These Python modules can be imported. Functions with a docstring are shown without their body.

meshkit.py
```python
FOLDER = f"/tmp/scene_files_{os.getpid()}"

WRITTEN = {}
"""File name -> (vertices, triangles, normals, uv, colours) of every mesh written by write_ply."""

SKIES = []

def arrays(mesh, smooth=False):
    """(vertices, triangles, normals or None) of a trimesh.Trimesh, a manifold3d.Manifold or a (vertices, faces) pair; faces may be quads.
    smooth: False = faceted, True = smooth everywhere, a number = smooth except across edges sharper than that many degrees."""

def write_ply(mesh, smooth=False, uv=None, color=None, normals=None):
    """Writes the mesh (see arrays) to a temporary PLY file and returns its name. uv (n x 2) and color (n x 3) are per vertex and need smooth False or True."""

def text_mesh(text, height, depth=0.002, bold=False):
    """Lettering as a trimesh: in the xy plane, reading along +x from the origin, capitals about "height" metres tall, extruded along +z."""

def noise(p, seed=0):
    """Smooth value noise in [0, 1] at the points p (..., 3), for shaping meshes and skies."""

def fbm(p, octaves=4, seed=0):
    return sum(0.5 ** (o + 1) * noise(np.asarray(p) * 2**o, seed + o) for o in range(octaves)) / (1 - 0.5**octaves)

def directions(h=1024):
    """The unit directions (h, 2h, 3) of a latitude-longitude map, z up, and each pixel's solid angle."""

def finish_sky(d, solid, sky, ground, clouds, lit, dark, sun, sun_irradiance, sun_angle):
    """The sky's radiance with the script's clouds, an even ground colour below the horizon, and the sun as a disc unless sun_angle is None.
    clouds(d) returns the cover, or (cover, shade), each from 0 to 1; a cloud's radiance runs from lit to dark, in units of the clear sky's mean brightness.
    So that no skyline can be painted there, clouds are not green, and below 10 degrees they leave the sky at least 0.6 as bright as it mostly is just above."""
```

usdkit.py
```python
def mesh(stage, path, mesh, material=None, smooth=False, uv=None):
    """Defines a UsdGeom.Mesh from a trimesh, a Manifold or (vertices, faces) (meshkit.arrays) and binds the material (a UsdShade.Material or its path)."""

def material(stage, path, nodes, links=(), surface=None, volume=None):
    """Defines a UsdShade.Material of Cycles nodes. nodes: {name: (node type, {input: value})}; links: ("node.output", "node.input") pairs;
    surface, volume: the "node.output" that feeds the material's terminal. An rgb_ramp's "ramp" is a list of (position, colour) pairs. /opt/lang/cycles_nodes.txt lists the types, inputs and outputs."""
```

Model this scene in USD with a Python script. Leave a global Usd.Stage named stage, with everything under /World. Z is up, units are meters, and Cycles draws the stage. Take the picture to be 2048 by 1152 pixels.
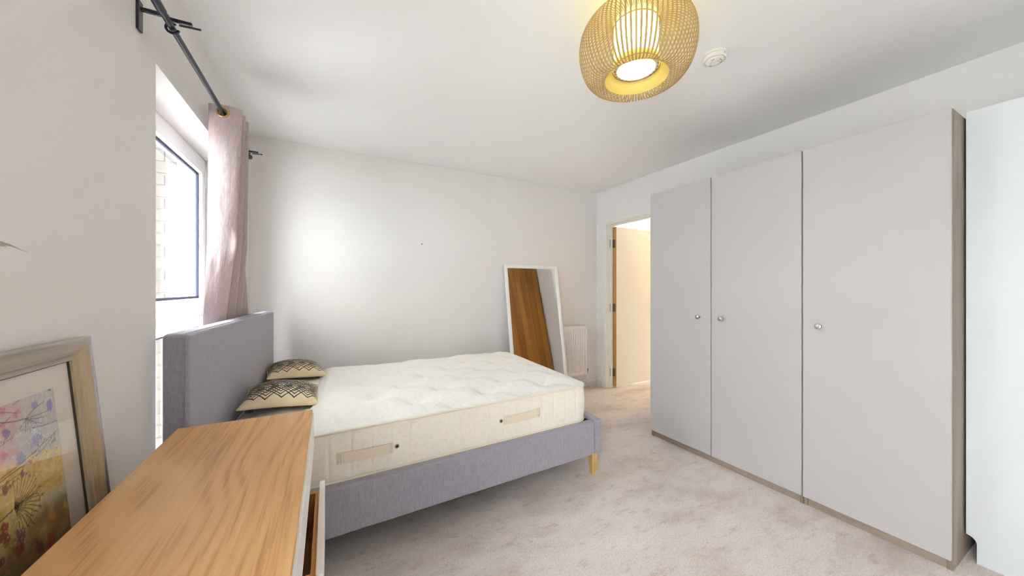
import math
import numpy as np
import trimesh
import manifold3d as m3
import meshkit
import usdkit
from pxr import Usd, UsdGeom, UsdLux, UsdShade, Gf, Sdf, Vt
from scipy.interpolate import CubicSpline

# ------------------------------------------------------------------ stage, camera, light
stage = Usd.Stage.CreateInMemory()
UsdGeom.SetStageUpAxis(stage, UsdGeom.Tokens.z)
UsdGeom.SetStageMetersPerUnit(stage, 1.0)
UsdGeom.Xform.Define(stage, '/World')
UsdGeom.Scope.Define(stage, '/World/Looks')

EYE = 1.228
YAW = 27.871                      # degrees to the right of +y
cam = UsdGeom.Camera.Define(stage, '/World/camera')
cam.CreateHorizontalApertureAttr(36.0)
cam.CreateFocalLengthAttr(36.0 * 694.0 / 2048.0)
cam.CreateFStopAttr(0.0)
cam.CreateClippingRangeAttr((0.02, 1000.0))
cam.AddTranslateOp().Set(Gf.Vec3d(0, 0, EYE))
cam.AddRotateZOp().Set(-YAW)
cam.AddRotateXOp().Set(90.0)
EXPOSURE = 0.46
cam.CreateExposureAttr(EXPOSURE)


def lin(r, g, b):
    c = np.array([r, g, b], float) / 255.0
    return tuple(np.where(c <= 0.04045, c / 12.92, ((c + 0.055) / 1.055) ** 2.4))


def mat(name, nodes, links=(), surface='p.BSDF'):
    return usdkit.material(stage, '/World/Looks/' + name, nodes, links, surface=surface)


SKY = 13.0
dome = UsdLux.DomeLight.Define(stage, '/World/sky')
dome.CreateIntensityAttr(1.0)
sky = mat('overcast_sky', {
    'tc': ('texture_coordinate', {}),
    'mp': ('mapping', {'scale': (1.0, 1.0, 2.5)}),
    'nz': ('noise_texture', {'scale': 2.2, 'detail': 5.0}),
    'rp': ('rgb_ramp', {'ramp': [(0.35, (0.80, 0.89, 1.0)), (0.65, (0.99, 0.985, 0.98))]}),
    'bg': ('background_shader', {'strength': SKY}),
}, [('tc.generated', 'mp.vector'), ('mp.vector', 'nz.vector'), ('nz.fac', 'rp.fac'), ('rp.color', 'bg.color')], surface='bg.background')
UsdShade.MaterialBindingAPI.Apply(dome.GetPrim()).Bind(sky)

# ceiling lamp in the hallway outside the open door (its fitting is built below)
hall_light = UsdLux.DiskLight.Define(stage, '/World/hall_light')
hall_light.CreateRadiusAttr(0.13)
hall_light.CreateColorAttr(Gf.Vec3f(1.0, 0.62, 0.11))
hall_light.CreateIntensityAttr(85.0)
hall_light.AddTranslateOp().Set(Gf.Vec3d(4.55, 2.50, 2.385))

rng = np.random.default_rng(7)

# ------------------------------------------------------------------ room dimensions
XL, XR, YB, YF, ZC = -0.555, 3.025, 3.41, -1.25, 2.44
WIN_Y0, WIN_Y1, WIN_Z0, WIN_Z1 = 1.72, 2.895, 0.25, 2.045
DOOR_Y0, DOOR_Y1, DOOR_Z = 2.430, 3.218, 2.0
LAMP = (1.16, 1.062)
LX = XR + 0.125                     # hall face of the right wall

# ------------------------------------------------------------------ helpers
taken = {}


def unique(parent, name):
    k = taken.setdefault((parent, name), 0)
    taken[(parent, name)] = k + 1
    return name if k == 0 else f'{name}_{k:03d}'


def prim_path(parent):
    return '/World' if parent is None else str(parent.GetPath())


def keys(p, label=None, cat=None, group=None, kind=None):
    for k, v in (('label', label), ('category', cat), ('group', group), ('kind', kind)):
        if v:
            p.SetCustomDataByKey(k, v)
    return p


origins = {}


def thing(name, label, cat, loc=(0, 0, 0), group=None):
    path = '/World/' + unique('/World', name)
    x = UsdGeom.Xform.Define(stage, path)
    x.AddTranslateOp().Set(Gf.Vec3d(*map(float, loc)))
    origins[path] = np.array(loc, float)
    return keys(x.GetPrim(), label, cat, group)


def struct(name, parent=None, loc=None):
    """An Xform of the room itself."""
    path = prim_path(parent) + '/' + unique(prim_path(parent), name)
    x = UsdGeom.Xform.Define(stage, path)
    if parent is None:
        x.GetPrim().SetCustomDataByKey('kind', 'structure')
    origins[path] = origins.get(prim_path(parent), np.zeros(3))
    return x.GetPrim()


def obj(name, mesh, material, parent=None, smooth=False, label=None, kind=None, paint=None):
    """Meshes are given in world coordinates and stored relative to their thing's base."""
    pp = prim_path(parent)
    path = pp + '/' + unique(pp, name)
    o = origins.get(pp, np.zeros(3))
    origins[path] = o
    if hasattr(mesh, 'to_mesh'):
        mm = mesh.to_mesh()
        mesh = (np.array(mm.vert_properties[:, :3], float), np.array(mm.tri_verts))
    if isinstance(mesh, trimesh.Trimesh):
        mesh = trimesh.Trimesh(mesh.vertices - o, mesh.faces, process=False)
    else:
        mesh = (np.asarray(mesh[0], float) - o, mesh[1])
    p = usdkit.mesh(stage, path, mesh, material, smooth)
    if paint is not None:
        pv = UsdGeom.PrimvarsAPI(p).CreatePrimvar('paint', Sdf.ValueTypeNames.Color3fArray, 'vertex')
        pv.Set(Vt.Vec3fArray.FromNumpy(np.asarray(paint, np.float32)))
    if parent is None and kind is None:
        kind = 'structure'
    return keys(p.GetPrim(), label, None, None, kind)


def box(x0, x1, y0, y1, z0, z1, b=0.0):
    """A box with chamfered edges."""
    x0, x1 = min(x0, x1), max(x0, x1)
    y0, y1 = min(y0, y1), max(y0, y1)
    z0, z1 = min(z0, z1), max(z0, z1)
    b = min(b, 0.45 * (x1 - x0), 0.45 * (y1 - y0), 0.45 * (z1 - z0))
    if b <= 0:
        t = trimesh.creation.box([x1 - x0, y1 - y0, z1 - z0])
        t.apply_translation([(x0 + x1) / 2, (y0 + y1) / 2, (z0 + z1) / 2])
        return t
    pts = []
    for sx in (0, 1):
        for sy in (0, 1):
            for sz in (0, 1):
                c = np.array([(x0, x1)[sx], (y0, y1)[sy], (z0, z1)[sz]])
                d = np.array([1 - 2 * sx, 1 - 2 * sy, 1 - 2 * sz]) * b
                for k in range(3):
                    q = c + d
                    q[k] = c[k]
                    pts.append(q)
    return hull(pts)


def hull(pts):
    h = m3.Manifold.hull_points(np.asarray(pts, float)).to_mesh()
    return trimesh.Trimesh(np.array(h.vert_properties[:, :3], float), np.array(h.tri_verts), process=False)


def cat(*ms):
    return trimesh.util.concatenate([m for m in ms])


def man(t):
    return m3.Manifold(m3.Mesh(np.asarray(t.vertices, np.float32), np.asarray(t.faces, np.uint32)))


def cut(a, *bs):
    r = man(a)
    for b in bs:
        r = r - man(b)
    mm = r.to_mesh()
    return trimesh.Trimesh(np.array(mm.vert_properties[:, :3], float), np.array(mm.tri_verts), process=False)


def tube(points, radius, n=10, closed=False):
    p = np.asarray(points, float)
    m = len(p)
    if closed:
        t = np.roll(p, -1, 0) - np.roll(p, 1, 0)
    else:
        t = np.gradient(p, axis=0)
    t /= np.linalg.norm(t, axis=1, keepdims=True)
    up = np.array([0, 0, 1.0])
    if abs(t[0] @ up) > 0.9:
        up = np.array([1.0, 0, 0])
    r = np.broadcast_to(radius, (m,))
    a = np.linspace(0, 2 * np.pi, n, endpoint=False)
    vs, u = [], np.cross(t[0], up)
    for i in range(m):
        u = u - (u @ t[i]) * t[i]
        u /= np.linalg.norm(u)
        w = np.cross(t[i], u)
        vs.append(p[i] + r[i] * (np.cos(a)[:, None] * u + np.sin(a)[:, None] * w))
    v = np.vstack(vs)
    f = []
    rows = m if closed else m - 1
    for i in range(rows):
        for j in range(n):
            a0, a1 = i * n + j, i * n + (j + 1) % n
            b0, b1 = ((i + 1) % m) * n + j, ((i + 1) % m) * n + (j + 1) % n
            f += [[a0, a1, b1], [a0, b1, b0]]
    if not closed:
        v = np.vstack([v, p[0], p[-1]])
        for j in range(n):
            f.append([m * n, (j + 1) % n, j])
            f.append([m * n + 1, (m - 1) * n + j, (m - 1) * n + (j + 1) % n])
    return trimesh.Trimesh(v, f, process=False)


def lathe(profile, n=40, axis='z', loc=(0, 0, 0)):
    """profile: (r, h) pairs; revolved about the axis through loc."""
    p = np.asarray(profile, float)
    a = np.linspace(0, 2 * np.pi, n, endpoint=False)
    v = np.array([[r * math.cos(t), r * math.sin(t), h] for r, h in p for t in a])
    f = []
    for i in range(len(p) - 1):
        for j in range(n):
            a0, a1 = i * n + j, i * n + (j + 1) % n
            f += [[a0, a1, a1 + n], [a0, a1 + n, a0 + n]]
    if axis == 'x':
        v = v[:, [2, 0, 1]]
    elif axis == 'y':
        v = v[:, [1, 2, 0]]
    return trimesh.Trimesh(v + np.array(loc, float), f, process=False)


def grid(nu, nv, fn):
    u, v = np.meshgrid(np.linspace(0, 1, nu), np.linspace(0, 1, nv), indexing='ij')
    p = fn(u, v).reshape(-1, 3)
    i = np.arange(nu * nv).reshape(nu, nv)
    q = np.stack([i[:-1, :-1], i[1:, :-1], i[1:, 1:], i[:-1, 1:]], -1).reshape(-1, 4)
    return p, np.vstack([q[:, [0, 1, 2]], q[:, [0, 2, 3]]])


def frame4(axis, at, a0, a1, b0, b1, w, depth, b=0.003):
    """Four mitre-free bars of a rectangular frame in the plane x = at (axis 'x'); a = y, b = z."""
    x0, x1 = at - depth, at
    return [box(x0, x1, a0, a0 + w, b0, b1, b), box(x0, x1, a1 - w, a1, b0, b1, b),
            box(x0, x1, a0 + w, a1 - w, b0, b0 + w, b), box(x0, x1, a0 + w, a1 - w, b1 - w, b1, b)]


# ------------------------------------------------------------------ materials
def plain(name, rgb, rough=0.5, bump=None, bscale=200.0, bdist=0.0005, **kw):
    nodes = {'p': ('principled_bsdf', {'base_color': lin(*rgb), 'roughness': rough, **kw})}
    links = []
    if bump:
        nodes['g'] = ('geometry', {})
        nodes['n'] = ('noise_texture', {'scale': bscale, 'detail': 3.0})
        nodes['b'] = ('bump', {'strength': bump, 'distance': bdist})
        links = [('g.position', 'n.vector'), ('n.fac', 'b.height'), ('b.normal', 'p.normal')]
    return mat(name, nodes, links)


WALL = plain('wall_paint', (232, 228, 225), 0.85, 0.25, 260.0, 0.0006)
CEIL = plain('ceiling_paint', (242, 241, 240), 0.9, 0.2, 260.0, 0.0006)
GLOSS = plain('white_gloss_paint', (232, 230, 222), 0.35)
UPVC = plain('white_plastic_frame', (238, 240, 243), 0.3)
GASKET = plain('dark_gasket', (38, 42, 66), 0.6)
RADW = plain('white_enamel', (232, 228, 226), 0.35)
BLACK = plain('black_metal', (52, 56, 66), 0.3, metallic=0.5)
STEEL = plain('brushed_steel', (190, 185, 178), 0.3, metallic=1.0)
BRASSY = plain('hinge_steel', (140, 126, 108), 0.3, metallic=1.0)
GOLD = plain('antique_gold', (188, 150, 92), 0.3, metallic=0.9)
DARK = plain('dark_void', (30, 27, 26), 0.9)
PLASTIC = plain('white_plastic', (232, 228, 220), 0.4)
GREYPL = plain('grey_plastic', (140, 134, 128), 0.5)
WHITEF = plain('white_foil', (243, 242, 240), 0.4)
LACQ = plain('pale_grey_foil', (186, 181, 180), 0.5, 0.05, 120.0, 0.0004)
EDGEW = plain('white_edge', (232, 230, 228), 0.45)
CABW = plain('cool_white_foil', (216, 220, 222), 0.45)
MIRROR = mat('mirror_silver', {'p': ('metallic_bsdf', {'color': (0.90, 0.90, 0.89), 'edge_tint': (0.95, 0.95, 0.95), 'roughness': 0.012})})
CORD = plain('cream_piping', (236, 226, 204), 0.8)
MAT_BOARD = plain('cream_mat_board', (226, 214, 200), 0.85, 0.1, 500.0, 0.0003)


def wood(name, dark, mid, light, along='y', rings=26.0, rough=0.45, fine=0.35, scale=3.2):
    big = {'x': (0.45, scale, scale), 'y': (scale, 0.45, scale), 'z': (scale, scale, 0.45)}[along]
    pore = {'x': (6.0, 260.0, 260.0), 'y': (260.0, 6.0, 260.0), 'z': (260.0, 260.0, 6.0)}[along]
    strk = {'x': (1.2, 45.0, 45.0), 'y': (45.0, 1.2, 45.0), 'z': (45.0, 45.0, 1.2)}[along]
    return mat(name, {
        'g': ('geometry', {}),
        'm1': ('mapping', {'scale': big}), 'n1': ('noise_texture', {'scale': 1.0, 'detail': 2.0, 'roughness': 0.45, 'distortion': 0.3}),
        'k': ('math', {'math_type': 'multiply', 'value2': rings * 6.28}), 's': ('math', {'math_type': 'sine'}),
        'h': ('math', {'math_type': 'multiply_add', 'value2': 0.5, 'value3': 0.5}),
        'm2': ('mapping', {'scale': pore}), 'n2': ('noise_texture', {'scale': 1.0, 'detail': 3.0}),
        'm3': ('mapping', {'scale': strk}), 'n3': ('noise_texture', {'scale': 1.0, 'detail': 4.0}),
        'mx': ('mix_float', {'fac': 0.62}), 'mx2': ('mix_float', {'fac': fine}),
        'r': ('rgb_ramp', {'ramp': [(0.20, lin(*dark)), (0.46, lin(*mid)), (0.80, lin(*light))]}),
        'b': ('bump', {'strength': 0.15, 'distance': 0.0006}),
        'p': ('principled_bsdf', {'roughness': rough}),
    }, [('g.position', 'm1.vector'), ('m1.vector', 'n1.vector'), ('n1.fac', 'k.value1'), ('k.value', 's.value1'), ('s.value', 'h.value1'),
        ('g.position', 'm2.vector'), ('m2.vector', 'n2.vector'), ('g.position', 'm3.vector'), ('m3.vector', 'n3.vector'),
        ('h.value', 'mx.a'), ('n3.fac', 'mx.b'), ('mx.result', 'mx2.a'), ('n2.fac', 'mx2.b'), ('mx2.result', 'r.fac'), ('r.color', 'p.base_color'),
        ('n2.fac', 'b.height'), ('b.normal', 'p.normal')])


OAK_TOP = wood('oak_top', (168, 116, 60), (212, 160, 98), (224, 178, 120), 'y', 24.0, 0.45, 0.5, 2.2)
OAK_EDGE = wood('oak_edge', (150, 108, 62), (190, 145, 92), (208, 165, 112), 'y', 5.0)
BOX_WOOD = wood('drawer_box_wood', (188, 124, 56), (226, 164, 90), (238, 182, 110), 'y', 4.0)
LEG_WOOD = wood('leg_wood', (190, 148, 84), (218, 178, 112), (230, 194, 132), 'z', 4.0, 0.4)
DOOR_EDGE = wood('door_edge_oak', (150, 104, 52), (190, 140, 78), (205, 160, 100), 'z', 4.0)
GREY_OAK = wood('grey_oak', (112, 98, 86), (140, 124, 110), (158, 143, 128), 'z', 5.0, 0.5)
GREY_OAK_H = wood('grey_oak_plinth', (120, 104, 92), (152, 134, 120), (168, 150, 136), 'y', 5.0, 0.5)
PLANK = [wood(f'warm_lit_plank_{k}', d, m_, l, 'z', 3.0, 0.45) for k, (d, m_, l) in enumerate([
    ((128, 78, 24), (172, 112, 42), (196, 136, 60)), ((120, 72, 20), (162, 104, 38), (186, 128, 56)), ((134, 86, 28), (180, 120, 48), (204, 144, 66))])]  # planks on the grey oak end, warm light put into their colour
PIC_WOOD = wood('silvered_wood', (140, 130, 118), (178, 168, 154), (198, 189, 177), 'y', 4.0, 0.35)
PIC_WOOD_Z = wood('silvered_wood_upright', (128, 108, 84), (176, 154, 124), (196, 176, 146), 'z', 4.0, 0.35)
SILVER = plain('silver_leaf_edge', (176, 174, 180), 0.28, metallic=0.85)

# linen-like grey upholstery
def fabric(name, a, b, sheen=0.3):
    return mat(name, {
        'g': ('geometry', {}),
        'm1': ('mapping', {'scale': (420.0, 420.0, 26.0)}), 'n1': ('noise_texture', {'scale': 1.0, 'detail': 2.0}),
        'm2': ('mapping', {'scale': (60.0, 60.0, 700.0)}), 'n2': ('noise_texture', {'scale': 1.0, 'detail': 2.0}),
        'mx': ('mix_float', {'fac': 0.45}),
        'r': ('rgb_ramp', {'ramp': [(0.3, lin(*a)), (0.7, lin(*b))]}),
        'bp': ('bump', {'strength': 0.35, 'distance': 0.0008}),
        'p': ('principled_bsdf', {'roughness': 0.9, 'sheen_weight': sheen, 'sheen_roughness': 0.5}),
    }, [('g.position', 'm1.vector'), ('g.position', 'm2.vector'), ('m1.vector', 'n1.vector'), ('m2.vector', 'n2.vector'),
        ('n1.fac', 'mx.a'), ('n2.fac', 'mx.b'), ('mx.result', 'r.fac'), ('r.color', 'p.base_color'), ('mx.result', 'bp.height'), ('bp.normal', 'p.normal')])


LINEN = fabric('grey_linen', (138, 133, 144), (176, 170, 181))

CURTAIN = mat('mauve_satin', {
    'g': ('geometry', {}), 'm1': ('mapping', {'scale': (300.0, 300.0, 30.0)}), 'n1': ('noise_texture', {'scale': 1.0, 'detail': 2.0}),
    'r': ('rgb_ramp', {'ramp': [(0.3, lin(178, 158, 158)), (0.7, lin(200, 182, 181))]}),
    'bp': ('bump', {'strength': 0.15, 'distance': 0.0006}),
    'p': ('principled_bsdf', {'roughness': 0.42, 'sheen_weight': 0.4, 'specular_ior_level': 0.5}),
    't': ('translucent_bsdf', {'color': lin(205, 180, 178)}), 'mx': ('mix_closure', {'fac': 0.08}),
}, [('g.position', 'm1.vector'), ('m1.vector', 'n1.vector'), ('n1.fac', 'r.fac'), ('r.color', 'p.base_color'), ('n1.fac', 'bp.height'), ('bp.normal', 'p.normal'),
    ('p.BSDF', 'mx.closure1'), ('t.BSDF', 'mx.closure2')], surface='mx.closure')

# carpet: cut pile, shading of the brushed, leaning pile painted in as tone patches
CARPET = mat('beige_cut_pile_carpet', {
    'g': ('geometry', {}),
    'm0': ('mapping', {'scale': (1.0, 1.9, 1.0), 'rotation': (0, 0, 0.9)}),
    'n1': ('noise_texture', {'scale': 1.5, 'detail': 8.0, 'roughness': 0.68}),
    'm2': ('mapping', {'scale': (7.0, 17.0, 7.0), 'rotation': (0, 0, 0.5)}),
    'n2': ('noise_texture', {'scale': 1.0, 'detail': 7.0, 'roughness': 0.75}),
    'n3': ('noise_texture', {'scale': 120.0, 'detail': 6.0, 'roughness': 0.85}),
    'r1': ('rgb_ramp', {'ramp': [(0.36, lin(214, 196, 186)), (0.50, lin(238, 224, 216)), (0.60, lin(243, 231, 225))]}),
    'r2': ('rgb_ramp', {'ramp': [(0.36, lin(206, 195, 187)), (0.45, (1.0, 1.0, 1.0))]}),
    'r3': ('rgb_ramp', {'ramp': [(0.38, (0.68, 0.64, 0.615)), (0.56, (1.0, 1.0, 1.0))]}),
    'x1': ('mix', {'mix_type': 'multiply', 'fac': 0.5}), 'x2': ('mix', {'mix_type': 'multiply', 'fac': 0.8}),
    'bh': ('math', {'math_type': 'multiply_add', 'value2': 1.0}),
    'bp': ('bump', {'strength': 0.9, 'distance': 0.004}),
    'p': ('principled_bsdf', {'roughness': 1.0, 'sheen_weight': 0.35, 'sheen_roughness': 0.6, 'specular_ior_level': 0.1}),
}, [('g.position', 'm0.vector'), ('m0.vector', 'n1.vector'), ('g.position', 'm2.vector'), ('m2.vector', 'n2.vector'), ('g.position', 'n3.vector'),
    ('n1.fac', 'r1.fac'), ('n2.fac', 'r2.fac'), ('n3.fac', 'r3.fac'), ('r1.color', 'x1.color1'), ('r2.color', 'x1.color2'),
    ('x1.color', 'x2.color1'), ('r3.color', 'x2.color2'), ('x2.color', 'p.base_color'), ('n3.fac', 'bh.value1'), ('n2.fac', 'bh.value3'),
    ('bh.value', 'bp.height'), ('bp.normal', 'p.normal')])


def damask(name, base, motif, amount):
    return mat(name, {
        'g': ('geometry', {}),
        'w': ('wave_texture', {'wave_type': 'rings', 'rings_direction': 'spherical', 'scale': 4.0, 'distortion': 16.0, 'detail': 0.6, 'detail_scale': 4.5}),
        'r': ('rgb_ramp', {'ramp': [(0.0, lin(*base)), (0.80, lin(*base)), (0.92, lin(*motif)), (1.0, lin(*base))]}),
        'n': ('noise_texture', {'scale': 600.0, 'detail': 2.0}), 'mx': ('mix', {'mix_type': 'mix', 'fac': amount, 'color1': lin(*base)}),
        'bp': ('bump', {'strength': 0.2, 'distance': 0.0008}),
        'p': ('principled_bsdf', {'roughness': 0.75, 'sheen_weight': 0.25}),
    }, [('g.position', 'w.vector'), ('g.position', 'n.vector'), ('w.fac', 'r.fac'), ('r.color', 'mx.color2'), ('mx.color', 'p.base_color'),
        ('n.fac', 'bp.height'), ('bp.normal', 'p.normal')])


MATT_TOP = damask('damask_ticking', (238, 233, 226), (218, 207, 192), 0.45)
MATT_SIDE = damask('damask_ticking_border', (244, 235, 220), (218, 203, 178), 0.36)
HANDLE = plain('cream_webbing', (230, 214, 190), 0.8, 0.3, 900.0, 0.0005)
STUB = mat('painted_print', {'a': ('attribute', {'attribute': 'paint'}), 'g': ('geometry', {}), 'n': ('noise_texture', {'scale': 700.0, 'detail': 2.0}),
           'bp': ('bump', {'strength': 0.12, 'distance': 0.0004}), 'p': ('principled_bsdf', {'roughness': 0.6})},
           [('a.color', 'p.base_color'), ('g.position', 'n.vector'), ('n.fac', 'bp.height'), ('bp.normal', 'p.normal')])
def pane_glass(name, tint):
    return mat(name, {'lw': ('layer_weight', {'blend': 0.5}), 'pw': ('math', {'math_type': 'power', 'value2': 4.0}), 'ma': ('math', {'math_type': 'multiply_add', 'value2': 0.7, 'value3': 0.03}),
                      't': ('transparent_bsdf', {'color': tint}), 'gl': ('glossy_bsdf', {'color': (1, 1, 1), 'roughness': 0.0}), 'mx': ('mix_closure', {})},
               [('lw.facing', 'pw.value1'), ('pw.value', 'ma.value1'), ('ma.value', 'mx.fac'), ('t.BSDF', 'mx.closure1'), ('gl.BSDF', 'mx.closure2')], surface='mx.closure')


GLASS = pane_glass('window_glass', (0.97, 0.99, 0.985))
SLAT = mat('cream_translucent_slat', {'p': ('principled_bsdf', {'base_color': lin(180, 154, 104), 'roughness': 0.5}), 't': ('translucent_bsdf', {'color': lin(240, 222, 168)}),
           'mx': ('mix_closure', {'fac': 0.12})}, [('p.BSDF', 'mx.closure1'), ('t.BSDF', 'mx.closure2')], surface='mx.closure')
DIFFUSER = mat('lit_diffuser', {'e': ('emission', {'color': (1.0, 0.80, 0.17), 'strength': 4.6})}, surface='e.emission')
DISC = mat('lit_lamp_disc', {'e': ('emission', {'color': (1.0, 0.93, 0.60), 'strength': 2.2})}, surface='e.emission')
HALL_EMIT = mat('lit_hall_glass', {'e': ('emission', {'color': (1.0, 0.75, 0.4), 'strength': 6.0})}, surface='e.emission')
BRICKS = [plain(f'brown_brick_{k}', c, 0.9, 0.6, 140.0, 0.002) for k, c in enumerate([(80, 72, 66), (84, 74, 67), (76, 69, 64), (87, 78, 71)])]
MORTAR = plain('weathered_mortar', (92, 88, 85), 0.95)
PAVING = plain('grey_paving', (176, 174, 170), 0.9, 0.4, 60.0, 0.002)

# ------------------------------------------------------------------ the room shell
obj('floor', box(XL - 0.23, LX - 0.06, YF - 0.2, YB + 0.2, -0.12, 0.0), CARPET)
obj('floor_hall', box(LX - 0.06, 5.3, 0.4, 4.5, -0.12, -0.002), CARPET)
obj('ceiling', box(XL - 0.3, XR + 0.15, YF - 0.2, YB + 0.2, ZC, ZC + 0.15), CEIL)
obj('wall_back', box(XL - 0.3, XR + 0.14, YB, YB + 0.2, 0, ZC), WALL)
W2 = (-1.05, 0.12)                  # assumed second window, unseen, added for daylight behind the camera's left shoulder
wl = cut(box(XL - 0.235, XL, YF - 0.2, YB, 0, ZC), box(XL - 0.5, XL + 0.1, WIN_Y0, WIN_Y1, WIN_Z0, WIN_Z1), box(XL - 0.5, XL + 0.1, W2[0], W2[1], WIN_Z0, WIN_Z1))
wall_left = obj('wall_left', wl, WALL)
obj('wall_right', cut(box(XR, XR + 0.125, YF - 0.2, YB, 0, ZC), box(XR - 0.1, XR + 0.4, DOOR_Y0 - 0.02, DOOR_Y1 + 0.02, -0.1, DOOR_Z + 0.02)), WALL)
obj('wall_front', box(XL, XR, YF - 0.2, YF, 0, ZC), WALL)

# skirting boards
def skirt_profile_y(x0, x1):      # along the back wall
    return hull([(x, y, z) for x in (x0, x1) for y, z in ((YB, 0), (YB - 0.016, 0), (YB - 0.016, 0.068), (YB - 0.008, 0.082), (YB, 0.082))])


def skirt_profile_x(y0, y1):
    return hull([(x, y, z) for y in (y0, y1) for x, z in ((XR, 0), (XR - 0.016, 0), (XR - 0.016, 0.068), (XR - 0.008, 0.082), (XR, 0.082))])


obj('baseboard_back', skirt_profile_y(XL, XR - 0.016), GLOSS)
br = struct('baseboard_right')
obj('board', skirt_profile_x(DOOR_Y1 + 0.066, YB), GLOSS, br)
obj('board', skirt_profile_x(2.03, DOOR_Y0 - 0.066), GLOSS, br)
obj('baseboard_left', hull([(x, y, z) for y in (YF, YB - 0.016) for x, z in ((XL, 0), (XL + 0.016, 0), (XL + 0.016, 0.068), (XL + 0.008, 0.082), (XL, 0.082))]), GLOSS)

# the left wall's window, and an assumed second one out of frame
FX = XL - 0.145                    # inner face of the frame


def window(name, y0, y1):
    win = struct(name)
    for m in frame4('x', FX, y0, y1, WIN_Z0, WIN_Z1, 0.055, 0.07, 0.004):
        obj('frame_bar', m, UPVC, win)
    obj('transom', box(FX - 0.07, FX, y0 + 0.055, y1 - 0.055, 1.055, 1.110, 0.004), UPVC, win)
    for z0, z1 in ((1.105, WIN_Z1 - 0.05), (WIN_Z0 + 0.05, 1.06)):
        sash = struct('sash', win)
        for m in frame4('x', FX + 0.012, y0 + 0.05, y1 - 0.05, z0, z1, 0.062, 0.06, 0.006):
            obj('sash_bar', m, UPVC, sash)
        for m in frame4('x', FX - 0.006, y0 + 0.110, y1 - 0.110, z0 + 0.06, z1 - 0.06, 0.014, 0.012, 0.0):
            obj('gasket', m, GASKET, sash)
        obj('pane', box(FX - 0.034, FX - 0.010, y0 + 0.112, y1 - 0.112, z0 + 0.062, z1 - 0.062), GLASS, sash)
    obj('hinge_cover', box(FX + 0.012, FX + 0.018, y1 - 0.063, y1 - 0.052, 1.86, 1.97, 0.002), UPVC, win)
    obj('window_sill', box(FX, XL + 0.03, y0, y1, WIN_Z0 - 0.002, WIN_Z0 + 0.02, 0.004), GLOSS, win)
    obj('outer_trim', cut(box(FX - 0.125, FX - 0.071, y0, y1, WIN_Z0, WIN_Z1), box(FX - 0.2, FX, y0 + 0.035, y1 - 0.035, WIN_Z0 + 0.035, WIN_Z1 - 0.035)), UPVC, win)


window('window_1', WIN_Y0, WIN_Y1)
window('window_2', W2[0], W2[1])

# outside: the brick return beside window 1, brick by brick
ow = struct('wall_outside')
obj('mortar', box(-2.10, XL - 0.240, 2.958, 3.16, -0.4, 2.76), MORTAR, ow)
bw, bh, jt = 0.215, 0.065, 0.010
for row in range(40):
    z = -0.30 + row * (bh + jt)
    off = 0.0 if row % 2 == 0 else -(bw + jt) / 2
    x = XL - 0.245 + (0 if row % 2 == 0 else 0)
    edges = []
    first = bw if row % 2 == 0 else 0.1025
    while x - first > -2.09:
        edges.append((x - first, x))
        x -= first + jt
        first = bw
    for x0, x1 in edges:
        y = 2.950 + rng.uniform(-0.0015, 0.0015)
        obj('brick', box(x0, x1, y, 2.975, z, z + bh, 0.003), BRICKS[rng.integers(4)], ow)
obj('ground_outside', box(-14.0, XL - 0.24, -8.0, 8.0, -3.3, -3.1), PAVING)

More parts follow.
